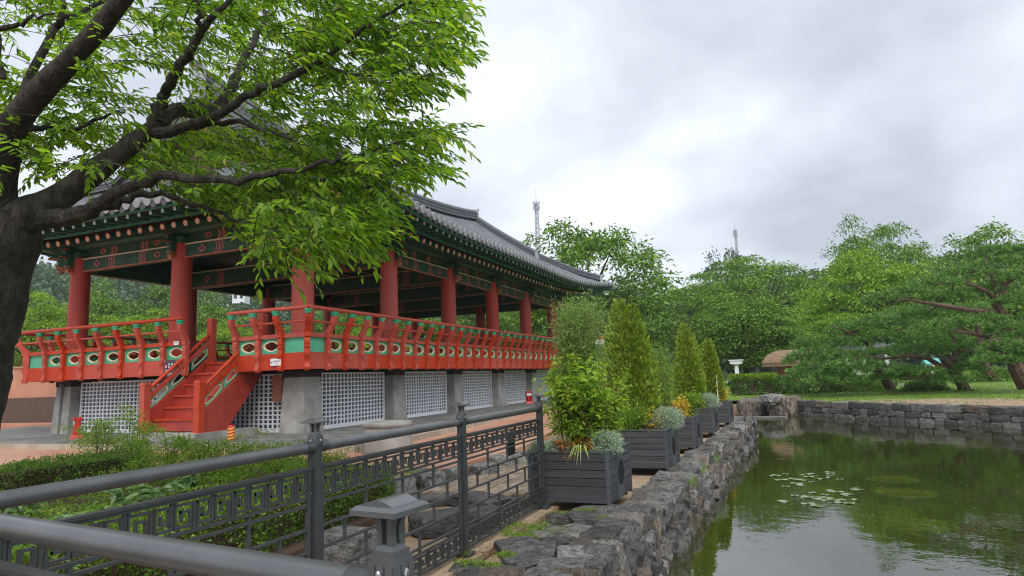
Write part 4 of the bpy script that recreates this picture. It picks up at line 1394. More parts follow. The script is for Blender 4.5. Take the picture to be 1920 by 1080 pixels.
for side, (o, al, ou, hl, dep) in SIDES.items():
    def P(s, d, z):
        q_ = o + al * s - ou * d
        return Vector((q_.x, q_.y, z))
    full = side in 'es'
    V, Fq = [], []
    ns = 60
    for i in range(ns + 1):
        s = -hl + .04 + (2 * hl - .08) * i / ns
        li, ot = lift_out(side, s)
        inner_s = max(-hl + EXT + 2.36, min(hl - EXT - 2.36, s))
        V += [P(s, -ot + .02, EZ - .035 + li), P(s, -ot + .80, EZ + .0 + li * .85), P(s * .985, -ot * .5 + 1.2, EZ + .06 + li * .6), P(inner_s, 2.36, 5.84)]
    for i in range(ns):
        for j in range(3):
            a = i * 4 + j
            Fq.append((a, a + 4, a + 5, a + 1))
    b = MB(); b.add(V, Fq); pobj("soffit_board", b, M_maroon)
    # battens
    for (dd, zz, hh, m_, nm) in ((.10, -.085, .075, M_teal, "eave_batten"), (.80, -.135, .07, M_teal, "rafter_batten")):
        b = MB(); prev = None
        for i in range(ns + 1):
            s = (-hl + .06 + dd) + (2 * hl - .12 - 2 * dd) * i / ns
            li, ot = lift_out(side, s)
            q_ = P(s, -ot + dd, EZ + zz + li * (1 if dd < .5 else .9))
            if prev is not None: b.bar(prev, q_, .07, hh)
            prev = q_
        pobj(nm, b, m_)
    if not full:
        continue
    # flying rafters (square, pale ends) and round rafters with flower ends
    nr_ = round(2 * (hl - .45) / .40)
    fe = MB()
    for i in range(nr_ + 1):
        s = -hl + .45 + 2 * (hl - .45) * i / nr_
        li, ot = lift_out(side, s)
        lim = hl - EXT - 2.36
        inn = max(-lim, min(lim, s))
        p_o = P(s, -ot + .20, EZ - .155 + li)
        p_i = P(s + (inn - s) * .42, -ot * .6 + 1.15, EZ - .03 + li * .75)
        b = MB(); b.bar(p_o, p_i, .095, .105, 0)
        dv = (p_i - p_o).normalized()
        b2 = MB()
        e0 = p_o - dv * .004
        b.bar(e0 - dv * .006, e0, .10, .11, 1)
        b.bar(e0 - dv * .010, e0 - dv * .005, .068, .075, 2); b.bar(e0 - dv * .013, e0 - dv * .009, .03, .03, 1)
        # pale stripe along each lower edge
        pobj("flying_rafter", b, [M_jaded, M_teal, M_white])
        p_o = P(s + (inn - s) * .30, -ot * .85 + .86, EZ - .32 + li * .86)
        p_i = P(inn, 2.36, 5.73)
        dv = (p_i - p_o).normalized()
        b = MB(); b.tube([p_o, p_i], [.078, .085], 9, 0)
        sv = dv.cross(Vector((0, 0, 1))).normalized(); uv = sv.cross(dv)
        c = p_o - dv * .004
        b.prism([(.082 * math.cos(2 * math.pi * k / 14), .082 * math.sin(2 * math.pi * k / 14)) for k in range(14)], c, sv, uv, dv, -.006, 0, 1)
        for k in range(5):
            a = 2 * math.pi * k / 5 + .3
            cc = c + sv * (.042 * math.cos(a)) + uv * (.042 * math.sin(a))
            b.prism([(.021 * math.cos(2 * math.pi * j / 6), .021 * math.sin(2 * math.pi * j / 6)) for j in range(6)], cc, sv, uv, dv, -.009, -.005, 2)
        b.prism([(.016 * math.cos(2 * math.pi * j / 6), .016 * math.sin(2 * math.pi * j / 6)) for j in range(6)], c, sv, uv, dv, -.010, -.005, 2)
        pobj("rafter", b, [M_jaded, M_orange, M_cream])

# corner hip rafters (green box ends under the corners)
for sx, sy in ((1, -1), (1, 1), (-1, -1), (-1, 1)):
    cx_, cy_ = (XE if sx > 0 else XW) + sx * EXT, (Y0 if sy < 0 else Y1) + sy * EXT
    b = MB()
    p0 = Vector((cx_ - sx * .12, cy_ - sy * .12, EZ + .56 - .20)); p1 = Vector((cx_ - sx * 2.9, cy_ - sy * 2.9, 5.74))
    b.bar(p0, p1, .24, .26, 0)
    dv = (p1 - p0).normalized()
    b.bar(p0 - dv * .012, p0, .25, .27, 1); b.bar(p0 - dv * .018, p0 - dv * .011, .19, .21, 0)
    p0b = p0 + dv * .75 + Vector((0, 0, -.25)); b.bar(p0b, p1 + Vector((0, 0, -.22)), .26, .24, 0); b.bar(p0b - dv * .012, p0b, .27, .25, 1)
    pobj("hip_rafter", b, [M_jaded, M_teal])

# ridges: courses of tile as a wall with a rounded cap
def ridge(name, pts, w, h, flare=True):
    b = MB()
    prev = None
    n = len(pts)
    for (zz, ww, hh) in ((-.20, w * .9, .40), (h * .28, w * 1.0, h * .07), (h * .42, w * .86, h * .2), (h * .55, w, h * .06), (h * .68, w * .86, h * .2), (h * .80, w * 1.04, h * .07)):
        for a, c in zip(pts, pts[1:]):
            b.bar(Vector(a) + Vector((0, 0, zz)), Vector(c) + Vector((0, 0, zz)), ww, hh)
    b.tube([Vector(p_) + Vector((0, 0, h * .90)) for p_ in pts], w * .38, 8)
    root = pobj(name, b, M_ridge)
    return root


def finial(root, p, d, w, h):
    d = Vector((d[0], d[1], 0)).normalized(); s = Vector((d.y, -d.x, 0))
    b = MB()
    prof = [(-.10, -.35), (.02, -.35), (.02, h * .95), (.14, h * 1.12), (.10, h * 1.22), (-.04, h * 1.10), (-.12, h * .98)]
    b.prism(prof, p, d, (0, 0, 1), s, -w * .52, w * .52)
    b.prism([(-.02, .02), (.03, .02), (.03, h * .8), (-.02, h * .8)], Vector(p) + Vector((0, 0, 0)), d, (0, 0, 1), s, -w * .3, w * .3)
    pobj("ridge_end", b, M_tend, parent=root)


yg0, yg1 = Y0 + GAB, Y1 - GAB
pts = []
for i in range(25):
    y = yg0 - .35 + (yg1 - yg0 + .7) * i / 24
    z = roof_pt('e', y - CYM, 6.6).z
    pts.append((CXM, y, z + .02))
rd = ridge("main_ridge", pts, .40, .62)
finial(rd, pts[0], (0, -1), .42, .66); finial(rd, pts[-1], (0, 1), .42, .66)
for sx in (1, -1):
    for yg, sy in ((yg0, -1), (yg1, 1)):
        pts = []
        for i in range(11):
            d = 6.3 - (6.3 - GAB + .25) * i / 10
            q_ = roof_pt('e', yg - CYM - sy * .0, d)
            x = q_.x if sx > 0 else 2 * CXM - q_.x
            pts.append((x, yg, q_.z))
        rd = ridge("descending_ridge", pts, .30, .48)
        finial(rd, pts[-1], (sx, 0), .32, .5)
        pts = []
        for i in range(13):
            t_ = i / 12
            d = GAB - .15 - (GAB + EXT - .75) * t_
            s = (CYM - (Y0 - 0) - d)
            q_ = roof_pt('e', s, d)
            x = XE - d; y = Y1 - d
            x = x if sx > 0 else 2 * CXM - x
            y = y if sy > 0 else 2 * CYM - y
            pts.append((x, y, q_.z + .02 + .12 * t_ * t_))
        rd = ridge("hip_ridge", pts, .27, .36)
        finial(rd, pts[-1], (sx, sy), .29, .38)
# gable walls
for yg in (yg0 + .12, yg1 - .12):
    tri = []
    for i in range(9):
        d = GAB + .05 + (6.6 - GAB - .05) * i / 8
        tri.append((XE - d, roof_pt('e', yg - CYM, d).z - .06))
    L2 = [(2 * CXM - x, z) for x, z in reversed(tri)]
    poly = tri + L2[1:]
    b = MB(); b.prism([(x, z) for x, z in poly], (0, yg, 0), (1, 0, 0), (0, 0, 1), (0, 1, 0), -.05, .05)
    gm = pobj("gable_board", b, M_maroon)

# ---- notices fixed on the pavilion front
def notice(name, w, h, label, cat, loc, m_base, strips, parentless=True):
    b = MB(); b.box((0, 0, 0), (w, .012, h), mi=0)
    for (x, z, ww, hh, mi) in strips:
        b.box((x, -.008, z), (ww, .004, hh), mi=mi)
    o_ = mk(name, b, [m_base, M_wht, M_fire, M_navy], None, loc)
    return tag(o_, label, cat)


st_ = []
for cx, cz, n_ in ((-.04, .105, 3), (-.04, .035, 3)):
    for k in range(n_):
        x = cx + k * .10
        st_ += [(x, cz + .018, .055, .010, 1), (x, cz - .018, .055, .010, 1), (x - .022, cz, .010, .030, 1), (x + .022, cz, .010, .030, 1), (x, cz, .010, .05, 1)]
for k, (w_, x_) in enumerate(((.34, -.01), (.26, -.03), (.36, 0), (.30, .01))):
    st_ += [(x_ - w_ / 3, -.04 - k * .04, w_ * .3, .014, 1), (x_ + w_ * .05, -.04 - k * .04, w_ * .42, .014, 1)]
st_ += [(sx * .205, sz * .18, .02, .02, 1) for sx in (-1, 1) for sz in (-1, 1)]
c = Vector((-14.42, 12.05, 1.70))
nb = notice("notice_board", .46, .42, "dark notice board with red prohibition mark and white writing beside the stairs", "notice", c, M_signb, st_)
b = MB()
nk = 16
for k in range(nk):
    a0, a1 = 2 * math.pi * k / nk, 2 * math.pi * (k + 1) / nk
    b.bar((-.145 + .055 * math.cos(a0), -.012, .07 + .055 * math.sin(a0)), (-.145 + .055 * math.cos(a1), -.012, .07 + .055 * math.sin(a1)), .012, .006, 0, up=(0, 1, 0))
b.bar((-.18, -.013, .105), (-.11, -.013, .035), .010, .006, 0, up=(0, 1, 0))
b.box((-.145, -.011, .055), (.05, .006, .05), mi=1)
mk("prohibition_mark", b, [M_fire, M_wht], nb)
notice("name_plate", .31, .165, "white name plate with grey lettering on the red board right of the stairs", "sign", Vector((-11.02, 12.09, 1.72)), M_wht,
       [(-.11, -.01, .035, .04, 3)] + [(-.05 + k * .032, .02, .02, .026, 3) for k in range(6)] + [(.03, -.03, .09, .008, 3)])
notice("name_plate", .17, .09, "tiny white label on the ledge beneath the railing left of the stairs", "sign", Vector((-14.28, 12.08, 2.345)), M_wht, [(0, .008, .10, .018, 3)])
b = MB(); b.box((0, 0, 0), (.30, .10, .66)); b.box((0, -.055, .0), (.26, .01, .60))
tag(mk("meter_box", b, M_clay, None, (-11.62, 12.86, 1.1)), "flat brownish box fixed beside the corner pedestal by the lattice", "box")

# ================================================================== FOLIAGE GENERATORS
def np_obj(name, V, F, m, parent=None, loc=(0, 0, 0), smooth=False):
    return obj(name, mesh_np(name, V, F, m, smooth=smooth), parent, loc)


def tree_mesh(seed, H, R, base, mleaf, mbark, nclump=120, per=70, lsz=0.24, flat=0.35, rc=0.16, trunk_r=0.22, lean=0.0, dome=1.0, shape='dome', vase=False):
    """returns (trunk_mesh, crown_mesh) with the origin at the foot"""
    rg = np.random.default_rng(seed)
    # clump centres: through the crown volume, more near the surface, uneven outline from lobes
    lob = rg.normal(size=(9, 3)); lob = unit(lob)
    C = []
    while len(C) < nclump:
        d = unit(rg.normal(size=3)); d[2] = abs(d[2]) * 1.15 - 0.35 if shape == 'dome' else d[2]
        d = unit(d)
        bump_ = 0.78 + 0.30 * np.max(np.clip(lob @ d, 0, 1) ** 6)
        r = bump_ * rg.uniform(0.35, 1.0) ** 0.45
        c = np.array([d[0] * R * r, d[1] * R * r, 0])
        hz = H - base
        if shape == 'dome':
            c[2] = base + hz * 0.30 + d[2] * r * hz * 0.68 * dome
        else:
            c[2] = base + hz * 0.5 + d[2] * r * hz * 0.5
        if c[2] < base * 0.92: continue
        C.append(c)
    C = np.array(C)
    n = len(C) * per
    ci = np.repeat(np.arange(len(C)), per)
    csz = (rc * R * rg.uniform(0.6, 1.35, len(C)))[ci]
    off = rg.normal(size=(n, 3)) * 0.55
    off[:, 2] *= flat
    # clumps dome over: leaves sit higher towards the middle
    rr2 = (off[:, 0] ** 2 + off[:, 1] ** 2)
    off[:, 2] += 0.18 - 0.25 * rr2
    B = C[ci] + off * csz[:, None]
    D = off.copy(); D[:, 2] = D[:, 2] * 0.4 - 0.15; D += rg.normal(size=(n, 3)) * 0.35
    Nn = np.tile(np.array([0, 0, 1.0]), (n, 1)) + rg.normal(size=(n, 3)) * 0.28
    V, F = leaves_geo(B, D, Nn, lsz * rg.uniform(0.7, 1.3, n), lsz * 0.55 * rg.uniform(0.8, 1.2, n))
    crown = mesh_np("crown", V, F, mleaf)
    b = MB()
    top = base + (H - base) * 0.55
    tp = []
    for i in range(6):
        k = i / 5
        tp.append((lean * k * k * H + 0.10 * math.sin(seed + 5 * k) * k, 0.10 * math.cos(seed * 2 + 4 * k) * k, top * k - (0.15 if i == 0 else 0)))
    b.tube(tp, [trunk_r * (1.25 if i == 0 else 1 - 0.14 * i) for i in range(6)], 9)
    idx = rg.choice(len(C), min(26, len(C)), replace=False)
    for j, i in enumerate(idx):
        e_ = C[i]
        k = rg.uniform(0.35, 0.95) if not vase else rg.uniform(.28, .6)
        s_ = Vector(tp[0]).lerp(Vector(tp[-1]), k)
        e_ = Vector(e_)
        if e_.z < s_.z - .3: s_.z = max(base * .5, e_.z - .4)
        mid = s_.lerp(e_, .5) + Vector((0, 0, .12 * (e_ - s_).length))
        r0 = trunk_r * rg.uniform(.22, .42)
        b.tube([s_, mid, e_], [r0, r0 * .6, r0 * .22], 5)
    trunk = b.mesh("trunk", mbark, True)
    return trunk, crown


TREES = {}


def tree(kind, loc, rz, sc, label, group=None, name="tree"):
    tm, cm = TREES[kind]
    t_ = thing(name, label, "tree", loc, rz, group)
    if not hasattr(sc, '__len__'): sc = (sc, sc, sc)
    t_.scale = sc
    obj("trunk", tm, t_); obj("crown", cm, t_)
    return t_


TREES['zel'] = tree_mesh(11, 10, 6.0, 2.6, ML_bg, M_bark2, 105, 175, .23, .13, .205, .30)
TREES['zel2'] = tree_mesh(12, 10, 5.5, 2.4, ML_bgd, M_bark2, 100, 175, .23, .13, .21, .30)
TREES['open'] = tree_mesh(13, 10, 5.6, 2.2, ML_bg, M_bark2, 165, 85, .27, .45, .14, .26, vase=True)
TREES['bright'] = tree_mesh(14, 8, 4.4, 1.6, ML_bgl, M_bark2, 125, 140, .21, .20, .22, .22)
TREES['bright2'] = tree_mesh(15, 8, 4.2, 1.4, ML_bgl, M_bark2, 80, 170, .21, .13, .22, .22)
TREES['mid'] = tree_mesh(16, 8, 4.0, 1.8, ML_bg, M_bark2, 165, 120, .20, .24, .22, .2)
TREES['dark'] = tree_mesh(17, 8, 4.0, 1.2, ML_bgd, M_bark2, 85, 160, .21, .2, .23, .2)
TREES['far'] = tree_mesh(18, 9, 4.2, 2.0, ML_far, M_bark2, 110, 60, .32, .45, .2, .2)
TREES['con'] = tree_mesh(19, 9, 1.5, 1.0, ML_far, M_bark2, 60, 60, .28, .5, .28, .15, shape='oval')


def tree_px(kind, px, depth, top_py, base_h, label, group="trees behind the pond and pavilion", wid=None, rz=None, zg=0.0):
    """stand a tree where column px lies at the given depth, tall enough to reach top_py"""
    g_ = at(px, 700, depth)
    topz = at(px, top_py, depth).z
    H0 = {'zel': 10, 'zel2': 10, 'open': 10, 'bright': 8, 'bright2': 8, 'mid': 8, 'dark': 8, 'far': 9, 'con': 9}[kind]
    k = (topz - zg) / (H0 * 1.0)
    w = k if wid is None else wid
    return tree(kind, (g_.x, g_.y, zg), px * 0.7 if rz is None else rz, (w, w, k), label)


# right side, behind the pond
tree_px('open', 1105, 46, 378, 0, "tall open crowned tree with airy twigs beyond the far end of the pavilion roof", wid=1.15, rz=1.0)
tree_px('zel2', 1150, 43, 505, 0, "broad dark tree with low spreading limbs just behind the pavilion's far corner", wid=1.0)
tree_px('zel', 1300, 55, 512, 0, "layered broadleaf tree behind the tallest cone evergreen", wid=.95)
tree_px('zel', 1440, 60, 455, 0, "tall layered dark green tree rising under the small mast on the skyline", wid=1.15, rz=2.0)
tree_px('zel2', 1345, 64, 500, 0, "shaded tree standing between the two layered broadleaf trees", wid=1.0)
tree_px('mid', 1400, 41, 535, 0, "medium green tree with bare grey trunk left of the thatched hut", wid=.86, rz=.3)
tree_px('mid', 1468, 40, 588, 0, "short bright topped tree right behind the thatched hut", wid=.70, rz=2.3)
tree_px('bright', 1640, 44, 452, 0, "bright lime green spreading tree in front of the tall round tree", wid=1.12, rz=.6)
tree_px('bright2', 1580, 41, 560, 0, "low lime green tree drooping toward the pine branches", wid=.72)
tree_px('mid', 1660, 56, 398, 0, "tall rounded fresh green tree standing above the lime green one", wid=1.15, rz=4.0)
tree_px('open', 1900, 38, 395, 0, "light green loosely leaved tree at the right edge above the pines", wid=.75, rz=2.2)
tree_px('con', 1797, 70, 458, 0, "small dark spire shaped conifer peeping over the lime green tree", wid=.9)
tree_px('dark', 1515, 66, 500, 0, "dark round tree filling the gap behind the lime green tree", wid=1.3)
tree_px('dark', 1790, 50, 500, 0, "dense green tree closing the gap between the lime tree and the pines", wid=1.2, rz=1.5)
tree_px('dark', 1880, 48, 520, 0, "dense dark tree behind the upper pine limbs at the right edge", wid=1.2, rz=3)
tree_px('far', 1385, 150, 448, 0, "bluish hilltop tree directly below the small antenna mast", wid=1.9)
# left side, seen between the pavilion columns
for i, (kind, px, dp, ty, w, lab) in enumerate((
        ('bright', 70, 42, 545, .85, "bright green tree between the big trunk and the first column"), ('bright2', 235, 45, 555, .95, "yellow green tree between the first two columns"),
        ('dark', 290, 52, 520, 1.0, "darker bushy tree rising behind the yellow green one between columns"), ('bright', 440, 48, 590, .85, "low bright tree behind the staircase opening"),
        ('mid', 180, 56, 528, 1.0, "soft green tree just right of the first column"), ('bright2', 520, 46, 600, .8, "low lime tree seen over the railing beside the corner column"),
        ('mid', 640, 50, 560, .9, "green tree seen through the pavilion left of the second side column"), ('bright', 690, 47, 600, .8, "lime green tree seen through the pavilion low over the railing"),
        ('mid', 785, 52, 560, .95, "leafy tree seen between the second and third side columns"), ('dark', 880, 54, 550, 1.0, "dark tree seen between the third and fourth side columns"),
        ('mid', 955, 58, 560, .9, "green tree visible between the fourth and fifth side columns"), ('zel2', 1040, 52, 520, .7, "dark tree visible just behind the last column"),
        ('dark', 20, 55, 520, 1.0, "dark tree mostly hidden by the big leaning trunk"), ('mid', 370, 60, 545, 1.0, "grey green tree beyond the second column"))):
    tree_px(kind, px, dp, ty, 0, lab, wid=w)

# hills with a far-off wood
def hill_z(x, y):
    r = math.hypot(x, y); a = math.atan2(x, y)
    k = max(0.0, min(1.0, (r - 75) / 150))
    k = k * k * (3 - 2 * k)
    prof = 19 + 9 * math.exp(-((a + 0.95) / 0.5) ** 2) + 4 * math.sin(a * 5 + 1) + 2 * math.exp(-((a - 0.22) / 0.25) ** 2)
    return k * prof - 0.33


V, Fq = [], []
na, nr_ = 90, 16
for i in range(na + 1):
    a = -1.9 + 3.4 * i / na
    for j in range(nr_ + 1):
        r = 70 + 230 * j / nr_
        x, y = r * math.sin(a), r * math.cos(a)
        V.append((x, y, hill_z(x, y)))
for i in range(na):
    for j in range(nr_):
        q = i * (nr_ + 1) + j
        Fq.append((q, q + nr_ + 1, q + nr_ + 2, q + 1))
b = MB(); b.add(V, Fq); struct(mk("hill", b, M_hill, smooth=True))
rg = np.random.default_rng(5)
P_, S_ = [], []
for _ in range(2100):
    a = rg.uniform(-1.25, 1.05); r = 80 + 150 * rg.uniform() ** 0.9
    x, y = r * math.sin(a), r * math.cos(a)
    P_.append((x, y, hill_z(x, y))); S_.append(rg.uniform(2.6, 4.6))
P_, S_ = np.array(P_), np.array(S_)
per = 62
ci = np.repeat(np.arange(len(P_)), per); n = len(ci)
d = rdir(n, rng=rg); d[:, 2] = np.abs(d[:, 2]) * 1.1 - .25; d = unit(d)
B = P_[ci] + d * (S_[ci] * rg.uniform(.6, 1.05, n))[:, None] * np.array([1, 1, 1.1]); B[:, 2] += S_[ci] * .55
V, F = leaves_geo(B, rdir(n, -.2, .6, rg), np.array([0, 0, 1.0]) + rg.normal(size=(n, 3)) * .5, rg.uniform(.8, 1.5, n), rg.uniform(.6, 1.0, n))
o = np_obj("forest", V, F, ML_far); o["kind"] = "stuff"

# ------------------------------------------------------------------ pines
def pine(label, foot, trunk_px, limbs, pads, seed, name="pine_tree"):
    """trunk and limbs as (px,py,depth,radius) polylines; pads as (px,py,rx,ry,depth)"""
    rg = np.random.default_rng(seed)
    t_ = thing(name, label, "pine tree", foot, 0, "pines on the far bank")
    o_ = Vector(foot)
    b = MB()
    b.tube([at(px, py, dp) - o_ for px, py, dp, r in trunk_px], [r for *_, r in trunk_px], 9)
    mk("trunk", b, M_pinebark, t_, smooth=True)
    b = MB()
    for lb in limbs:
        b.tube([at(px, py, dp) - o_ for px, py, dp, r in lb], [r for *_, r in lb], 6)
    nodes = [at(px, py, dp) - o_ for lb in limbs + [trunk_px] for px, py, dp, r in lb]
    Bs, Ds, Ns = [], [], []
    for (px, py, rx, ry, dp) in pads:
        sx = rx * .88 * dp / 1202; sz = ry * dp / 1202
        c = at(px, py, dp) - o_
        near_ = min(nodes, key=lambda q: (q - c).length)
        b.tube([near_, near_.lerp(c, .6) + Vector((0, 0, -.06)), c], [.035, .022, .01], 5)
        nt = int(24 + sx * 90)
        # tufts over a shallow dome
        for _ in range(nt):
            a, r = rg.uniform(0, 2 * math.pi), math.sqrt(rg.uniform())
            tx, ty = sx * r * math.cos(a), sx * .85 * r * math.sin(a)
            tz = sz * (0.8 * (1 - r * r) - .35 + rg.normal() * .16)
            base = np.array([c.x + tx, c.y + ty, c.z + tz])
            axis = unit(np.array([tx / sx * .9, ty / sx * .9, .75 + rg.normal() * .15]))
            k = 15
            dd = unit(axis + rg.normal(size=(k, 3)) * .62)
            Bs.append(np.tile(base, (k, 1)) - axis * .03 * rg.uniform(0, 3, (k, 1))); Ds.append(dd); Ns.append(rdir(k, rng=rg))
        for _ in range(int(nt * .12)):
            a = rg.uniform(0, 2 * math.pi)
            e_ = c + Vector((sx * .8 * math.cos(a), sx * .7 * math.sin(a), -.1 * sz))
            b.tube([c, c.lerp(e_, .5) + Vector((0, 0, .03)), e_], [.012, .009, .005], 4)
    mk("limb", b, M_pinebark, t_, smooth=True)
    Bs, Ds, Ns = np.concatenate(Bs), np.concatenate(Ds), np.concatenate(Ns)
    V, F = leaves_geo(Bs, Ds, Ns, rg.uniform(.12, .20, len(Bs)), .028)
    np_obj("needles", V, F, ML_pine, t_)
    return t_


def gz(px, py, z=-0.1):
    return tuple(onz(px, py, z))


def dz(v):   # camera depth of a world point
    r = Vector(v) - CAMP
    return AX.z * r.x + AY.z * r.y + AZ.z * r.z


f1 = (1812, 735); d1 = 25.5
pine("leaning pine with bare twisted pinkish branches, its foot in a low dark bush", tuple(at(1812, 738, d1)),
     [(1814, 742, d1, .24), (1805, 722, d1, .21), (1790, 700, d1, .19), (1778, 686, d1, .17), (1768, 672, d1, .13)],
     [[(1780, 690, d1, .10), (1760, 700, d1 - .3, .07), (1735, 706, d1 - .5, .05), (1700, 712, d1 - .6, .03)], [(1778, 688, d1, .10), (1785, 672, d1, .08), (1800, 660, d1, .06), (1825, 655, d1 + .2, .03)],
      [(1770, 690, d1, .11), (1740, 672, d1, .09), (1705, 668, d1 - .2, .08), (1660, 672, d1 - .2, .06), (1610, 668, d1, .03)], [(1700, 668, d1, .09), (1690, 658, d1, .06), (1675, 660, d1, .04)],
      [(1800, 662, d1, .06), (1790, 640, d1, .05), (1778, 620, d1, .03)]],
     [(1560, 712, 75, 16, d1 + .6), (1640, 690, 80, 15, d1), (1712, 694, 60, 14, d1 - .6), (1770, 712, 50, 14, d1 - .8), (1700, 655, 62, 14, d1 + .4), (1640, 662, 60, 14, d1 + .5), (1745, 648, 45, 13, d1 - .3), (1812, 690, 40, 14, d1 - .5),
      (1795, 650, 45, 14, d1 + .2), (1835, 668, 40, 12, d1 + .3), (1600, 680, 60, 14, d1 + .2), (1680, 705, 55, 13, d1 + .3)], 31)
d2 = 27.5
pine("low wide pine with dark undersides spreading over the lawn left of the leaning pine", tuple(at(1668, 728, d2)),
     [(1672, 732, d2, .22), (1664, 718, d2, .20), (1652, 698, d2, .17), (1640, 672, d2, .13), (1626, 640, d2, .09)],
     [[(1650, 695, d2, .10), (1610, 690, d2 - .5, .07), (1570, 684, d2 - .6, .05), (1525, 680, d2, .03)], [(1640, 672, d2, .09), (1600, 660, d2, .07), (1550, 655, d2, .05), (1510, 660, d2 + .3, .03)],
      [(1628, 645, d2, .07), (1590, 622, d2, .05), (1560, 612, d2, .03)], [(1630, 640, d2, .07), (1670, 622, d2, .05), (1700, 615, d2, .03)]],
     [(1520, 690, 50, 18, d2 - .6), (1535, 660, 60, 16, d2), (1575, 640, 62, 16, d2 + .3), (1600, 612, 62, 15, d2 + .4), (1650, 600, 60, 15, d2), (1505, 712, 45, 20, d2 + .3), (1580, 668, 60, 15, d2 - .6), (1545, 700, 60, 18, d2 - .7),
      (1620, 640, 55, 14, d2 + .5), (1690, 608, 50, 15, d2 + .2), (1520, 640, 40, 12, d2 + .6), (1660, 630, 50, 13, d2 - .5), (1500, 672, 36, 14, d2 + .5)], 32)
d3 = 24.0
pine("tall pine at the right edge with long horizontal limb and grey blue needles", tuple(at(1918, 722, d3)),
     [(1925, 728, d3, .28), (1905, 690, d3, .25), (1896, 650, d3, .23), (1890, 610, d3, .20), (1868, 570, d3, .16), (1885, 530, d3, .12), (1925, 505, d3, .09)],
     [[(1885, 588, d3, .12), (1820, 582, d3, .10), (1760, 572, d3 - .3, .08), (1700, 562, d3 - .4, .04)], [(1868, 565, d3, .09), (1850, 545, d3, .06), (1825, 535, d3, .04), (1790, 528, d3, .02)], [(1870, 556, d3, .08), (1860, 520, d3, .05), (1850, 495, d3, .03)],
      [(1892, 622, d3, .10), (1850, 632, d3 - .5, .07), (1800, 622, d3 - .7, .05), (1770, 618, d3 - .7, .03)], [(1850, 632, d3 - .5, .06), (1880, 645, d3 - 1, .04)]],
     [(1700, 548, 60, 15, d3), (1750, 530, 58, 15, d3 + .3), (1810, 512, 60, 16, d3 + .4), (1870, 492, 55, 16, d3 + .3), (1650, 560, 45, 13, d3 + .3), (1905, 520, 45, 16, d3 - .3), (1840, 545, 45, 13, d3 + .5), (1780, 556, 50, 12, d3 + .4),
      (1790, 605, 60, 14, d3 - .7), (1840, 598, 55, 14, d3 - .4), (1745, 615, 45, 13, d3 - .7), (1890, 612, 45, 14, d3 - .9), (1900, 560, 40, 14, d3 - .5), (1725, 590, 40, 12, d3 + .4), (1850, 470, 40, 13, d3 + .6), (1910, 470, 40, 14, d3 + .5)], 33)
d4 = 22.5
pine("pine branch tree low at the right edge with drooping bright needle pads", tuple(at(1940, 735, d4)),
     [(1945, 742, d4, .2), (1940, 700, d4, .18), (1930, 670, d4, .15), (1910, 650, d4, .10)],
     [[(1932, 672, d4, .08), (1890, 660, d4, .06), (1850, 668, d4, .03)], [(1912, 650, d4, .07), (1880, 635, d4, .05), (1850, 640, d4, .03)]],
     [(1880, 648, 48, 15, d4), (1910, 630, 45, 15, d4 + .2), (1860, 672, 40, 13, d4 - .2), (1905, 672, 40, 14, d4 - .3), (1918, 655, 34, 13, d4 - .5)], 34)
d5 = 30.0
pine("shadowed slanting pine standing behind between the leaning pine and the right edge pine", tuple(at(1862, 716, d5)),
     [(1868, 718, d5, .2), (1852, 696, d5, .18), (1840, 665, d5, .15), (1834, 620, d5, .12), (1830, 580, d5, .08)],
     [[(1836, 630, d5, .07), (1800, 612, d5, .05), (1770, 605, d5, .03)], [(1832, 600, d5, .06), (1860, 585, d5, .04)]],
     [(1760, 600, 55, 15, d5), (1800, 580, 55, 16, d5), (1850, 575, 50, 15, d5), (1740, 575, 45, 14, d5 + .4), (1720, 630, 45, 14, d5), (1780, 632, 50, 14, d5), (1690, 585, 45, 14, d5 + .5), (1860, 625, 45, 14, d5 + .3)], 35)


# ------------------------------------------------------------------ the big zelkova in front
D0 = 6.0
foot = at(-100, 860, D0)
zk = thing("zelkova_tree", "large dark trunked tree leaning in from the left, its leafy boughs hanging over the pavilion", "tree", (foot.x, foot.y, -0.14))
zo = Vector(zk.location)
TR = [[(-120, 960, D0, .44), (-100, 860, D0, .40), (-76, 760, D0, .37), (-56, 680, D0, .35), (-40, 610, D0, .345), (-24, 540, D0, .35), (-14, 478, D0, .37), (0, 430, D0, .36), (14, 390, D0, .27)],
      [(-6, 430, D0, .28), (-10, 370, D0 - .1, .20), (2, 300, D0 - .2, .155), (25, 235, D0 - .4, .128), (70, 175, D0 - .6, .104), (130, 115, D0 - .8, .086), (185, 55, D0 - 1.0, .073), (245, -20, D0 - 1.2, .062), (300, -90, D0 - 1.4, .06)],
      [(0, 420, D0, .27), (46, 406, D0, .20), (95, 382, D0 + .1, .15), (140, 350, D0 + .2, .128), (190, 312, D0 + .3, .115), (245, 272, D0 + .4, .10), (288, 240, D0 + .5, .085)]]
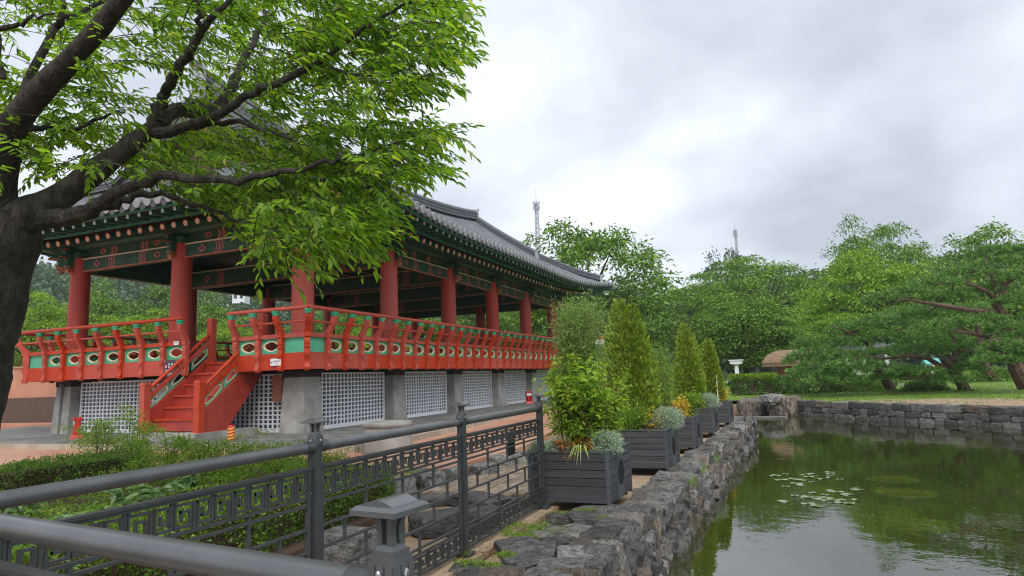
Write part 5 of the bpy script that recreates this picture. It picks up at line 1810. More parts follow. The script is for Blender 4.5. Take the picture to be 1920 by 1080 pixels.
BRs = [[(284, 244, D0 + .5, .07), (298, 205, D0 + .5, .058), (308, 175, D0 + .5, .052), (322, 150, D0 + .4, .05), (345, 112, D0 + .3, .045), (365, 80, D0 + .2, .04), (385, 48, D0 + .1, .034), (408, 22, D0, .026), (445, -15, D0, .02)],
       [(378, 52, D0 + .1, .028), (372, 20, D0, .024), (366, -20, D0, .02)],
       [(295, 232, D0 + .5, .085), (330, 208, D0 + .8, .075), (378, 210, D0 + 1.1, .07), (410, 200, D0 + 1.4, .06), (436, 160, D0 + 1.6, .062), (452, 125, D0 + 1.8, .05), (480, 70, D0 + 2, .035), (500, 20, D0 + 2.1, .025)],
       [(290, 250, D0 + .5, .065), (330, 244, D0 + .4, .052), (380, 228, D0 + .3, .046), (425, 208, D0 + .2, .042), (462, 180, D0 + .1, .038), (520, 154, D0, .034), (580, 130, D0, .03), (602, 113, D0, .026), (660, 70, D0, .022), (705, 38, D0, .017), (770, 5, D0, .012), (830, -20, D0, .008)],
       [(368, 240, D0 + .4, .03), (430, 229, D0 + .3, .027), (500, 246, D0 + .2, .022), (560, 268, D0, .016), (625, 296, D0 - .2, .010), (680, 320, D0 - .3, .006)],
       [(70, 415, D0, .10), (110, 408, D0 - .1, .085), (160, 398, D0 - .2, .075), (200, 372, D0 - .3, .058), (250, 350, D0 - .4, .048), (310, 331, D0 - .5, .042), (400, 337, D0 - .6, .036), (460, 335, D0 - .7, .032), (530, 320, D0 - .8, .026), (600, 309, D0 - .9, .020), (645, 297, D0 - 1, .016), (700, 282, D0 - 1, .010), (770, 262, D0 - 1, .006)],
       [(165, 398, D0 - .2, .06), (215, 380, D0 - .1, .045), (265, 366, D0, .036), (320, 368, D0 + .1, .026), (400, 396, D0, .020), (470, 425, D0 - .1, .014), (560, 432, D0 - .2, .008), (640, 430, D0 - .3, .005)],
       [(20, 240, D0 - .3, .05), (55, 150, D0 + .1, .042), (100, 60, D0 + .3, .036), (115, 40, D0 + .3, .032), (160, 22, D0 + .4, .024), (210, -10, D0 + .5, .018)],
       [(110, 48, D0 + .3, .026), (118, 10, D0 + .3, .02), (110, -40, D0 + .3, .016)],
       [(5, 145, D0 - .6, .03), (-10, 70, D0 - .6, .026), (22, 48, D0 - .6, .020), (60, 35, D0 - .6, .014), (100, 25, D0 - .6, .009)],
       [(40, 250, D0, .04), (90, 238, D0 + .3, .026), (150, 240, D0 + .4, .020), (205, 213, D0 + .5, .014), (235, 212, D0 + .6, .008)],
       [(602, 113, D0, .018), (640, 135, D0 - .1, .013), (700, 142, D0 - .2, .009), (780, 125, D0 - .2, .005)],
       [(690, 50, D0, .014), (740, 65, D0, .01), (810, 100, D0 - .1, .006)],
       [(645, 297, D0 - 1, .011), (700, 300, D0 - 1, .008), (790, 300, D0 - 1, .005)], [(560, 268, D0, .011), (640, 240, D0, .008), (740, 245, D0, .005)]]


def smooth_pts(pl_, k=4):
    out = []
    n = len(pl_)
    for i in range(n - 1):
        p0, p1, p2, p3 = (np.array(pl_[max(0, min(n - 1, j))], float) for j in (i - 1, i, i + 1, i + 2))
        for s in range(k):
            t_ = s / k
            out.append(0.5 * ((2 * p1) + (-p0 + p2) * t_ + (2 * p0 - 5 * p1 + 4 * p2 - p3) * t_ ** 2 + (-p0 + 3 * p1 - 3 * p2 + p3) * t_ ** 3))
    out.append(np.array(pl_[-1], float))
    return out


rgz = np.random.default_rng(21)
nodes = []
b = MB()
for li, l_ in enumerate(TR):
    sp = smooth_pts(l_, 7)
    pts = [at(q[0], q[1], q[2]) - zo for q in sp]
    b.tube(pts, [q[3] * .93 * (1 + .03 * math.sin(i * .45 + li)) for i, q in enumerate(sp)], 26)
    if li: nodes += [np.array(p_) for p_ in pts[10:]]
# burl under the fork
tk = mk("trunk", b, M_bark, zk, smooth=True)
# roughen the bark outline
for v in tk.data.vertices:
    p_ = v.co
    v.co += v.normal * (0.030 * mnoise.noise(p_ * 2.3) + 0.022 * mnoise.noise(p_ * 7) + 0.012 * mnoise.noise(p_ * 19)) * (1.0 if p_.z < 1.9 else .35)
b = MB()
for l_ in BRs:
    sp = smooth_pts(l_)
    wob = [0.012 * rgz.normal(size=3) for _ in sp]
    pts = [at(q[0], q[1], q[2]) - zo + Vector(w_) for q, w_ in zip(sp, wob)]
    b.tube(pts, [q[3] for q in sp], 9)
    nodes += [np.array(p_) for p_ in pts]
mk("bough", b, M_bark, zk, smooth=True)

POLY = [(-80, -90), (880, -90), (888, 40), (884, 110), (850, 180), (800, 196), (720, 212), (690, 232), (760, 222), (830, 232), (882, 262), (862, 300), (835, 338), (772, 372), (738, 382), (748, 410), (735, 450), (700, 474), (650, 466), (592, 512), (530, 512), (480, 490), (440, 430), (398, 388), (335, 374), (250, 340), (165, 335), (60, 345), (-80, 345)]
HOLES = [(55, 95, 52, 42), (248, 52, 24, 22), (132, 285, 36, 20), (262, 150, 56, 30), (300, 185, 28, 18), (560, 212, 22, 26), (640, 165, 26, 26), (690, 222, 30, 10), (20, 25, 22, 18), (545, 25, 18, 16), (415, 62, 16, 14), (445, 215, 34, 18), (520, 235, 30, 12), (655, 282, 24, 16), (10, 330, 50, 25), (185, 395, 30, 14)]


def in_poly(x, y, P):
    c = False
    j = len(P) - 1
    for i in range(len(P)):
        if ((P[i][1] > y) != (P[j][1] > y)) and (x < (P[j][0] - P[i][0]) * (y - P[i][1]) / (P[j][1] - P[i][1]) + P[i][0]): c = not c
        j = i
    return c


LIMB2D = [tuple(q) for l_ in TR[1:] + BRs for q in smooth_pts(l_) if q[3] > .018]
tg = []
while len(tg) < 2550:
    x, y = rgz.uniform(-80, 890), rgz.uniform(-90, 515)
    if not in_poly(x + (38 if x > 300 else 10), y + 14, POLY) or not in_poly(x, y, POLY): continue
    if any(((x - a) / rx) ** 2 + ((y - c) / ry) ** 2 < 1 for a, c, rx, ry in HOLES): continue
    # thin out in drifts so gaps read as gaps
    if mnoise.noise(Vector((x / 60, y / 34, 3))) < -.18 and rgz.uniform() < .62: continue
    if x < 420 and y < 240 and rgz.uniform() < .42: continue
    dpt = D0 + rgz.normal() * .75 + (-.6 if y > 300 else .2) * rgz.uniform(0, 1.2)
    # keep most sprays on the far side of the thick limbs, as the limbs read dark in front of the leaves
    for lx, ly, ld, lr in LIMB2D:
        if (x - lx) ** 2 + (y - ly) ** 2 < (lr * 1202 / ld + 42) ** 2 and dpt < ld + .1:
            if rgz.uniform() < .90: dpt = ld + rgz.uniform(.25, 1.3)
            break
    tg.append(np.array(at(x, y, min(8.4, max(4.1, dpt))) - zo))
tg = np.array(tg)
N0 = np.array(nodes)
dist = np.array([np.min(np.linalg.norm(N0 - q, axis=1)) for q in tg])
order = np.argsort(dist)
NB = list(N0)
NBa = np.zeros((len(N0) + len(tg) * 3, 3)); NBa[:len(N0)] = N0; nn_ = len(N0)
b = MB()
LB, LD, LN, LS = [], [], [], []
trunk0 = np.array(at(60, 400, D0) - zo)
for q in tg[order]:
    dd = np.linalg.norm(NBa[:nn_] - q, axis=1)
    k = int(np.argmin(dd)); s_ = NBa[k]; L0 = dd[k]
    outw = q - trunk0; outw[2] *= .25; outw = unit(outw)
    tdir = unit(outw + rgz.normal(size=3) * np.array([.55, .55, .28]) + np.array([0, 0, -.18]))
    start = q - tdir * .10
    mid = (s_ + start) / 2 + np.array([0, 0, .06 * L0]) + rgz.normal(size=3) * .03 * L0
    Lt = rgz.uniform(.24, .42)
    end = q + tdir * Lt + np.array([0, 0, -.05])
    m1 = q + tdir * Lt * .5 + np.array([0, 0, .0])
    r0 = min(.009, .003 + .006 * L0)
    b.tube([s_, mid, start, m1, end], [r0, r0 * .8, .0035, .0025, .0012], 4, cap=False)
    for p_ in (mid, start, m1):
        NBa[nn_] = p_; nn_ += 1
    nl = int(rgz.integers(11, 17))
    side = unit(np.cross(tdir, [0, 0, 1.0]))
    for i in range(nl):
        t_ = (i + .3) / nl
        p_ = start * (1 - t_) + end * t_ + np.array([0, 0, .03 * math.sin(math.pi * t_)])
        sg = 1 if i % 2 else -1
        ld = tdir * (.55 + .5 * t_) + side * sg * (.95 - .45 * t_) + np.array([0, 0, -.50]) + rgz.normal(size=3) * .2
        LB.append(p_); LD.append(ld); LN.append(np.array([0, 0, 1.0]) + rgz.normal(size=3) * .3); LS.append(rgz.choice([.05, .065, .08, .095, .115]) * rgz.uniform(.85, 1.1))
mk("twigs", b, M_bark, zk)["kind"] = "stuff"
LS = np.array(LS)
V, F = leaves_geo(np.array(LB), np.array(LD), np.array(LN), LS, LS * .36, fine=True, fold=.18)
np_obj("foliage", V, F, ML_zel, zk)["kind"] = "stuff"

# ================================================================== NEAR PLANTS
rgp = np.random.default_rng(77)


def hedge(name, label, x0, x1, y0, y1, z0, z1, n, lsz, mtop, mside, core=M_soil, rz=0, loc=None):
    loc = loc or ((x0 + x1) / 2, (y0 + y1) / 2, z0)
    t_ = thing(name, label, "hedge", loc, rz)
    sx, sy, sz = x1 - x0, y1 - y0, z1 - z0
    b_ = MB(); b_.box((0, 0, sz * .46), (sx * .84, sy * .97, sz * .86)); mk("inner_branches", b_, core, t_)
    A = np.array([sx * sy, sy * sz, sy * sz, sx * sz, sx * sz]); k = rgp.choice(5, n, p=A / A.sum())
    u, v = rgp.uniform(-.5, .5, n), rgp.uniform(-.5, .5, n)
    P = np.zeros((n, 3)); Nn = np.zeros((n, 3))
    for i, (ax, nr) in enumerate((('z', (0, 0, 1)), ('x', (1, 0, 0)), ('x', (-1, 0, 0)), ('y', (0, 1, 0)), ('y', (0, -1, 0)))):
        m_ = k == i
        if ax == 'z': P[m_] = np.stack([u[m_] * sx, v[m_] * sy, np.full(m_.sum(), sz)], 1)
        elif ax == 'x': P[m_] = np.stack([np.full(m_.sum(), nr[0] * sx / 2), u[m_] * sy, (v[m_] + .5) * sz], 1)
        else: P[m_] = np.stack([u[m_] * sx, np.full(m_.sum(), nr[1] * sy / 2), (v[m_] + .5) * sz], 1)
        Nn[m_] = nr
    # bulges
    dsp = np.array([mnoise.noise(Vector(p_) * 2.6) for p_ in P]) * .13 + rgp.normal(size=n) * .018 - np.abs(rgp.normal(size=n)) * .03
    P = P + Nn * dsp[:, None]
    D = Nn * .7 + rgp.normal(size=(n, 3)) * .6 + np.array([0, 0, .35])
    V, F = leaves_geo(P, D, Nn + rgp.normal(size=(n, 3)) * .6, lsz * rgp.uniform(.7, 1.3, n), lsz * .62)
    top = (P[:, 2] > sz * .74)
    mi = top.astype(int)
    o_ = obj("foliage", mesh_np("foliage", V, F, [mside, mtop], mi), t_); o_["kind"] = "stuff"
    return t_


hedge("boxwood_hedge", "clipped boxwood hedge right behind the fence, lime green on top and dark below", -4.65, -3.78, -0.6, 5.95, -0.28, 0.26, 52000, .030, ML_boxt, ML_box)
hedge("boxwood_hedge", "dark low boxwood hedge along the orange plaza at the left edge", -9.35, -8.55, 2.0, 6.9, -0.14, 0.27, 22000, .032, ML_box, ML_box)


def leaf_cloud(t_, centres, sizes, per, lsz, m, flat=.6, up=.2, asp=.45, rg=rgp, name="foliage", fine=False):
    centres = np.array(centres); sizes = np.array(sizes)
    ci = np.repeat(np.arange(len(centres)), per); n = len(ci)
    off = rg.normal(size=(n, 3)) * .5; off[:, 2] *= flat
    B = centres[ci] + off * sizes[ci][:, None]
    D = off * .8 + rg.normal(size=(n, 3)) * .45 + np.array([0, 0, up])
    Nn = np.array([0, 0, 1.0]) + rg.normal(size=(n, 3)) * .5
    ls = lsz * rg.uniform(.65, 1.3, n)
    V, F = leaves_geo(B, D, Nn, ls, ls * asp, fine=fine)
    return np_obj(name, V, F, m, t_)


def stems(t_, n, h, spread, r=.006, m=None, rg=rgp, name="stem", tips=None):
    b_ = MB(); out = []
    for i in range(n):
        a = rg.uniform(0, 2 * math.pi); rr = spread * math.sqrt(rg.uniform())
        hh = h * rg.uniform(.7, 1.0)
        p0 = Vector((rr * .3 * math.cos(a), rr * .3 * math.sin(a), -.03)); p2 = Vector((rr * math.cos(a), rr * math.sin(a), hh))
        p1 = p0.lerp(p2, .5) + Vector((rg.normal() * .02, rg.normal() * .02, .05 * h))
        b_.tube([p0, p1, p2], [r, r * .8, r * .4], 5); out.append((p0, p1, p2))
    mk(name, b_, m or M_stem, t_)
    return out


# nandina shrubs
for i, (px, bpy_, tpy, dpp, lab) in enumerate((
        (180, 893, 765, 9.6, "leftmost feathery nandina shrub with a bare thin stem before the red extinguisher"), (248, 888, 762, 9.7, "twin stemmed nandina shrub in front of the bottom stair post"),
        (322, 890, 808, 9.2, "nandina shrub with three dark stems left of the stair foot"), (385, 890, 815, 9.2, "nandina shrub directly below the right stair post"),
        (455, 892, 815, 9.0, "low yellowish nandina shrub by the red and yellow cylinder"), (520, 888, 820, 8.6, "nandina shrub with pale tips in front of the corner pedestal"),
        (290, 905, 845, 8.0, "dense low nandina mound just above the handrail"), (400, 905, 850, 7.7, "wide low nandina mound above the middle of the handrail"), (585, 890, 838, 8.0, "small nandina shrub next to the first fence post"))):
    c = at(px, bpy_, dpp); c.z = -.13
    t_ = thing("nandina_shrub", lab, "shrub", c, 0, "nandina shrubs in the planting bed")
    topz = at(px, tpy, dpp).z
    h = max(.22, topz - c.z)
    st = stems(t_, 6 if h > .5 else 9, h * .92, .20 if h > .5 else .32, .007, M_bark2)
    cs, sz = [], []
    for p0, p1, p2 in st:
        for k in range(5):
            q = p0.lerp(p2, rgp.uniform(.45, 1.05)); r = .20 if h > .5 else .17
            cs.append((q.x + rgp.normal() * r * .7, q.y + rgp.normal() * r * .7, q.z + rgp.normal() * .06)); sz.append(.14)
    leaf_cloud(t_, cs, sz, 64, .052, ML_nand, flat=.45, up=-.05, asp=.30)
# broad leaved plants
for i, (px, py, dpp, r, lab) in enumerate(((330, 905, 7.4, .30, "pale broad leaved plant against the dark hedge at left"), (262, 925, 6.8, .28, "broad leaved plant just above the handrail near the left hedge"), (36, 938, 6.2, .3, "large leaved plant at the left edge below the dark hedge"),
                                      (505, 918, 6.2, .22, "pale star shaped leafy plant seen between handrail and lattice"), (330, 985, 5.4, .25, "big leaved plant under the handrail where the two rails cross"), (155, 975, 5.4, .28, "large green leaves between the two crossing handrails"), (440, 935, 6.4, .24, "greyish broad leaved plant under the middle of the long handrail"))):
    c = at(px, py, dpp); zt = c.z; c.z = -.13
    t_ = thing("broadleaf_plant", lab, "plant", c, 0, "broad leaved plants in the bed")
    h = max(.15, zt - c.z)
    st = stems(t_, 8, h, r, .006)
    cs = [p2 + Vector((0, 0, .06)) for _, _, p2 in st] + [p0.lerp(p2, .8) for p0, _, p2 in st]
    n = len(cs) * 5
    ci = np.repeat(np.arange(len(cs)), 5)
    D = rgp.normal(size=(n, 3)); D[:, 2] = D[:, 2] * .25 - .05
    ls = rgp.uniform(.11, .19, n)
    V, F = leaves_geo(np.array([tuple(q) for q in cs])[ci], D, np.array([0, 0, 1.0]) + rgp.normal(size=(n, 3)) * .25, ls, ls * .5, fine=True, fold=.2)
    np_obj("leaves", V, F, ML_broad, t_)
# ground cover inside the bed
n = 16000
P = np.stack([rgp.uniform(-8.5, -4.6, n), rgp.uniform(-.5, 8.0, n), np.zeros(n)], 1)
hh = np.array([max(0, .16 + .22 * mnoise.noise(Vector((p_[0] * 1.1, p_[1] * 1.1, 1)))) for p_ in P])
P[:, 2] = -.12 + hh * rgp.uniform(.2, 1.0, n)
V, F = leaves_geo(P, rdir(n, .25, .6, rgp), np.array([0, 0, 1.0]) + rgp.normal(size=(n, 3)) * .5, rgp.uniform(.035, .07, n), rgp.uniform(.018, .032, n))
o = np_obj("ground_cover", V, F, ML_nand); o["kind"] = "stuff"
# fallen leaves and grass near the sunken path and bank
def scatter(name, n, fx, m, lo, hi, wid, up):
    P = np.array([fx() for _ in range(n)])
    V, F = leaves_geo(P, rdir(n, up, .5, rgp), rdir(n, .4, 1, rgp), rgp.uniform(lo, hi, n), wid)
    o_ = np_obj(name, V, F, m); o_["kind"] = "stuff"


def near(px, py, sx, sy, z=-.245):
    c = onz(px + rgp.normal() * sx, py + rgp.normal() * sy, z)
    return (c.x, c.y, c.z + rgp.uniform(0, .006))


sp_ = [(640, 965, 25, 10), (730, 985, 20, 10), (860, 1045, 12, 6), (900, 1030, 25, 8), (690, 1000, 20, 12), (1000, 1060, 40, 6)]
scatter("fallen_leaves", 420, lambda: near(*sp_[rgp.integers(len(sp_))], z=-.27), ML_dry, .02, .045, .018, .2)
gp = [(610, 985, 8, 5), (640, 930, 10, 4), (720, 905, 8, 3), (795, 890, 8, 3), (720, 880, 4, 3), (1010, 990, 14, 3), (1045, 1000, 12, 4), (995, 1010, 4, 5), (950, 1000, 5, 3), (880, 870, 10, 3), (975, 870, 10, 3), (870, 1040, 3, 2), (1300, 905, 3, 6), (1318, 880, 3, 8), (1345, 860, 3, 5)]
scatter("weeds", 1500, lambda: near(*gp[rgp.integers(len(gp))], z=-.25), ML_grass, .03, .085, .006, .9)
mp_ = [(900, 975, 14, 3), (1105, 957, 12, 2), (965, 985, 16, 3), (1005, 990, 8, 3), (975, 1003, 10, 3), (930, 968, 14, 2), (880, 1055, 16, 4), (925, 1063, 10, 4), (1130, 972, 5, 2), (1000, 940, 14, 2), (1060, 963, 18, 2), (950, 1040, 12, 3)]
scatter("moss", 5200, lambda: near(*mp_[rgp.integers(len(mp_))], z=-.232), ML_moss, .010, .022, .008, .5)
gl = []
# lawn grass on the far bank
def lawn_pt():
    i = rgp.integers(0, 11); k = rgp.uniform(); e0 = Vector((*POND[7 + i], 0)).lerp(Vector((*POND[8 + i], 0)), k)
    d = (e0 - cen).normalized(); rr = .3 + 14 * rgp.uniform() ** 1.4
    if i > 5 and rr < 2.2 and rgp.uniform() < .85: rr += 2.2
    q = e0 + d * rr
    return (q.x, q.y, -.15 + .022 * rr)
scatter("grass", 16000, lawn_pt, ML_grass, .05, .12, .022, .9)


# ------------------------------------------------------------------ planter plants
def pz(i):
    return Vector((PLS[i][0][0], PLS[i][0][1], 0.27))


def thuja(c, h, r, label, seed, lean=.0):
    rg = np.random.default_rng(seed)
    t_ = thing("cone_evergreen", label, "evergreen", c, seed, "cone evergreens in the planters")
    b_ = MB(); b_.tube([(0, 0, -.05), (.01, 0, h * .5), (0, .02, h * .85)], [.03, .02, .006], 6); mk("trunk", b_, M_bark2, t_)
    n = 9000
    which = rg.uniform(size=n) < .45
    z = h * (.07 + .93 * (1 - rg.uniform(size=n) ** .62))
    zz = z / h
    hk = np.where(which, .93, 1.0)
    rad_ = r * np.clip((1.02 * hk - zz) / .74, 0, 1) ** .62 * np.clip(.66 + 1.6 * zz, 0, 1)
    a = rg.uniform(0, 2 * math.pi, n)
    ra = rad_ * rg.uniform(.55, 1.04, n) * (1 + .10 * np.sin(3 * a + 5 * zz + seed))
    ox = np.where(which, -.085, .06) * np.clip(zz * 1.6, 0, 1)
    B = np.stack([ra * np.cos(a) + ox * (1 + zz * .4), ra * np.sin(a), np.minimum(z, h * hk)], 1)
    D = np.stack([np.cos(a) * .55, np.sin(a) * .55, np.full(n, .9)], 1) + rg.normal(size=(n, 3)) * .3
    Nn = np.stack([-np.sin(a), np.cos(a), rg.normal(size=n) * .3], 1) + rg.normal(size=(n, 3)) * .5
    ls = rg.uniform(.045, .085, n)
    V, F = leaves_geo(B, D, Nn, ls, ls * .5, fold=.1)
    np_obj("foliage", V, F, ML_thuja, t_)
    return t_


thuja(pz(1) + Vector((-.16, .10, 0)), 2.05, .40, "tallest cone evergreen with two tips, in the planter after the nearest one", 41)
thuja(pz(3) + Vector((-.06, .0, 0)), 1.95, .35, "middle sized cone evergreen between the tallest and the farthest one", 42)
thuja(pz(4) + Vector((-.02, -.1, 0)), 1.72, .34, "farthest cone evergreen at the pond corner with a pale stake", 43)
for i_, (c, h) in enumerate(((pz(4) + Vector((.18, -.4, 0)), .75),)):
    b = MB(); b.tube([(0, 0, 0), (0, .02, h)], .016, 6); tag(mk("wooden_stake", b, M_cream, None, c), "pale wooden stake standing before the farthest cone evergreen", "stake")

# planter 1
c = pz(0)
t_ = thing("feathery_shrub", "tall feathery shrub with fine reddish tinged twigs in the nearest planter", "shrub", c + Vector((.03, .14, 0)), 0)
st = stems(t_, 36, 1.76, .24, .006, M_stem)
n = 14000
si = rgp.integers(0, len(st), n); k = rgp.uniform(.25, 1.05, n)
P = np.array([tuple(st[i][0].lerp(st[i][2], kk)) for i, kk in zip(si, k)]) + rgp.normal(size=(n, 3)) * np.array([.09, .09, .06])
V, F = leaves_geo(P, rdir(n, .6, 1, rgp), rdir(n, 0, 1, rgp), rgp.uniform(.045, .095, n), .011)
np_obj("foliage", V, F, ML_feath, t_)


def leafy(c, h, r, m, label, n_st, per, lsz, name="leafy_shrub", cat="shrub", asp=.5, fine=True, spread_leaf=.1, lo=.3, group=None, droop=-.1):
    t_ = thing(name, label, cat, c, 0, group)
    st = stems(t_, n_st, h, r, .005)
    cs = []
    for p0, p1, p2 in st:
        for _ in range(6):
            q = p0.lerp(p2, rgp.uniform(lo, 1.03)); cs.append((q.x + rgp.normal() * .04, q.y + rgp.normal() * .04, q.z))
    n = len(cs) * per
    ci = np.repeat(np.arange(len(cs)), per)
    B = np.array(cs)[ci] + rgp.normal(size=(n, 3)) * spread_leaf * .4
    D = rgp.normal(size=(n, 3)); D[:, 2] = D[:, 2] * .4 + droop
    ls = lsz * rgp.uniform(.6, 1.3, n)
    V, F = leaves_geo(B, D, np.array([0, 0, 1.0]) + rgp.normal(size=(n, 3)) * .35, ls, ls * asp, fine=fine, fold=.2)
    np_obj("foliage", V, F, m, t_)
    return t_


leafy(c + Vector((.08, -.12, 0)), 1.16, .42, ML_lime, "broad leaved yellowish green shrub at the centre of the nearest planter", 30, 7, .085)
leafy(c + Vector((-.14, -.06, 0)), .92, .38, ML_lime, "bushy light green shrub on the fence side of the nearest planter", 28, 7, .07)
leafy(c + Vector((.26, -.04, 0)), .86, .36, ML_lime, "fine leaved green shrub on the pond side of the nearest planter", 30, 14, .055, asp=.38)
leafy(c + Vector((.12, -.28, 0)), .36, .16, ML_boxl, "low lime green bush at the front of the nearest planter", 14, 9, .035)
SILV = []
def silver(c, r, label, n=2600):
    t_ = thing("silver_bush", label, "silver plant", c, 0, "silver leaved tufts in the planters")
    st = stems(t_, 10, r * 1.1, r * .7, .005)
    d = rdir(n, .35, 1, rgp); rr = r * rgp.uniform(.25, 1.0, n) ** .6 * np.array([1 + .55 * mnoise.noise(Vector(q) * 2.1 + Vector((c.y, 0, 0))) for q in d])
    B = d * rr[:, None] * np.array([1, 1, .75]) + np.array([0, 0, r * .5])
    V, F = leaves_geo(B, d + rgp.normal(size=(n, 3)) * .5, rdir(n, 0, 1, rgp), rgp.uniform(.03, .055, n), .009)
    np_obj("foliage", V, F, ML_silv, t_)
silver(c + Vector((.34, -.22, .02)), .19, "silvery tuft spilling over the pond side rim of the nearest planter")
silver(c + Vector((-.36, -.36, 0)), .12, "small silvery tuft just right of the last fence post", 1500)
silver(c + Vector((-.14, -.34, .04)), .12, "pale silvery tuft among green leaves at the front of the nearest planter", 1500)
t_ = thing("spider_plant", "striped yellow green spider plant hanging over the front rim of the nearest planter", "plant", c + Vector((.13, -.38, .03)))
B = []; b = MB()
for k in range(46):
    a = rgp.uniform(0, 2 * math.pi); L_ = rgp.uniform(.14, .24); up_ = rgp.uniform(.05, .12)
    dr = -.02 if math.sin(a) > -.3 else -.15
    p0 = Vector((0, 0, 0)); p1 = Vector((L_ * .5 * math.cos(a), L_ * .5 * math.sin(a), up_)); p2 = Vector((L_ * math.cos(a), L_ * math.sin(a), up_ * .4 + dr * rgp.uniform()))
    s_ = Vector((-math.sin(a), math.cos(a), 0)) * .006
    b.add([p0 - s_ * .5, p0 + s_ * .5, p1 + s_, p1 - s_, p2], [(0, 1, 2, 3), (3, 2, 4)])
mk("blades", b, ML_var, t_)
leafy(c + Vector((.03, -.34, 0)), .17, .13, ML_rust, "orange and dark red leaved plant at the front of the nearest planter", 8, 7, .07, "croton_plant", "plant", asp=.3, lo=.5)
# planter 2
c = pz(1)
leafy(c + Vector((.02, -.30, 0)), .42, .20, ML_boxl, "bright green plant at the foot of the tallest evergreen", 12, 8, .05, "bedding_plant", "plant", group="bedding plants")
leafy(c + Vector((.22, -.12, 0)), .34, .16, ML_gold, "small yellow leaved plant beside the tallest evergreen", 9, 6, .04, "bedding_plant", "plant", group="bedding plants")
t_ = thing("grass_clump", "upright grass clump before the tallest cone evergreen", "grass", c + Vector((-.10, -.32, 0)))
n = 420; a = rgp.uniform(0, 2 * math.pi, n); rr = .14 * np.sqrt(rgp.uniform(size=n))
V, F = leaves_geo(np.stack([rr * np.cos(a), rr * np.sin(a), np.full(n, -.02)], 1), np.stack([np.cos(a) * .3, np.sin(a) * .3, np.ones(n)], 1) + rgp.normal(size=(n, 3)) * .12, rdir(n, 0, 1, rgp), rgp.uniform(.25, .55, n), .012)
np_obj("blades", V, F, ML_grass, t_)
silver(c + Vector((.40, .02, .05)), .23, "large silvery bush overhanging the pond from the second planter", 3600)
leafy(c + Vector((-.34, -.28, 0)), .22, .12, ML_lime, "yellow green tuft in the left corner of the second planter", 8, 7, .045, "bedding_plant", "plant", group="bedding plants")
# planter 3
c = pz(2)
t_ = thing("wispy_shrub", "wispy young shrub with thin stake between the two larger cone evergreens", "shrub", c + Vector((-.10, .1, 0)))
st = stems(t_, 14, 1.45, .26, .006)
n = 2400; si = rgp.integers(0, len(st), n); k = rgp.uniform(.2, 1.03, n)
P = np.array([tuple(st[i][0].lerp(st[i][2], kk)) for i, kk in zip(si, k)]) + rgp.normal(size=(n, 3)) * np.array([.10, .10, .07])
V, F = leaves_geo(P, rdir(n, .4, 1, rgp), rdir(n, 0, 1, rgp), rgp.uniform(.04, .09, n), .014)
np_obj("foliage", V, F, ML_nand, t_)
leafy(c + Vector((.20, -.25, 0)), .42, .2, ML_gold, "golden yellow flowering plant in the third planter", 12, 9, .05, "bedding_plant", "plant", group="bedding plants")
leafy(c + Vector((.28, .1, 0)), .5, .2, ML_boxl, "lime bush behind the golden yellow flowers", 12, 9, .05, "bedding_plant", "plant", group="bedding plants")
c = pz(3)
silver(c + Vector((.34, -.15, .05)), .26, "silvery bush beside the middle sized cone evergreen", 2600)
leafy(c + Vector((.1, -.35, 0)), .34, .2, ML_nand, "low green plant before the middle sized cone evergreen", 10, 9, .06, "bedding_plant", "plant", group="bedding plants")
c = pz(4)
leafy(c + Vector((.25, -.1, 0)), .38, .16, ML_gold, "yellow flowering plant in the farthest planter", 10, 8, .05, "bedding_plant", "plant", group="bedding plants")


# ------------------------------------------------------------------ far bank shrubs
def bush(px, py, dp, w, h, m, label, n=2600, lsz=.10, name="bush", deep=.8, asp=.5):
    c = at(px, py, dp)
    t_ = thing(name, label, "bush", c, 0)
    b_ = MB()
    for k in range(7):
        a = k * .9; b_.tube([(0, 0, -.1), (w * .22 * math.cos(a), w * .22 * math.sin(a), h * .5)], [.03, .012], 5)
    mk("stem", b_, M_bark2, t_)
    d = rdir(n, .25, 1, rgp); d[:, 2] = np.abs(d[:, 2])
    lob = np.array([1 + .22 * mnoise.noise(Vector(q) * 2.2 + Vector((px, 0, 0))) for q in d])
    B = d * (rgp.uniform(.45, 1.0, n) ** .5 * lob)[:, None] * np.array([w / 2, w / 2 * deep, h])
    V, F = leaves_geo(B, d + rgp.normal(size=(n, 3)) * .6, np.array([0, 0, 1.0]) + rgp.normal(size=(n, 3)) * .5, lsz * rgp.uniform(.7, 1.3, n), lsz * asp)
    np_obj("foliage", V, F, m, t_)


c = at(1415, 736, 31)
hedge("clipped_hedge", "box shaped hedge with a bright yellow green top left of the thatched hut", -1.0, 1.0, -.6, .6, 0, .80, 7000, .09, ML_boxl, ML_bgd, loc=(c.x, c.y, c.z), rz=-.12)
bush(1470, 735, 30.5, 1.3, .80, ML_bgd, "dark round bush between the clipped hedge and the pine")
bush(1530, 742, 29.5, 2.6, 0.79, ML_bgd, "wide dark bush under the low wide pine", 4200)
bush(1610, 738, 29.0, 2.6, 0.56, ML_bg, "grassy green bush right of the dark bush under the pine", 3600)
bush(1682, 748, 27.0, 2.2, 0.36, ML_bg, "spreading bright bush at the foot of the low wide pine", 3600, .09, asp=.3)
bush(1738, 742, 26.5, 1.9, .66, ML_bgd, "dark spreading bush between the two pine trunks", 3600)
bush(1812, 756, 25.0, 1.7, .48, ML_bgd, "low dark glossy bush around the foot of the leaning pine", 3400, .10)
bush(1150, 712, 26.0, 2.6, .55, ML_boxl, "low lime shrub glimpsed between the feathery shrub and tallest evergreen", 2600)
bush(1085, 716, 27.0, 3.0, .9, ML_bg, "green shrub behind the nearest planter near the pavilion's far corner", 3000)
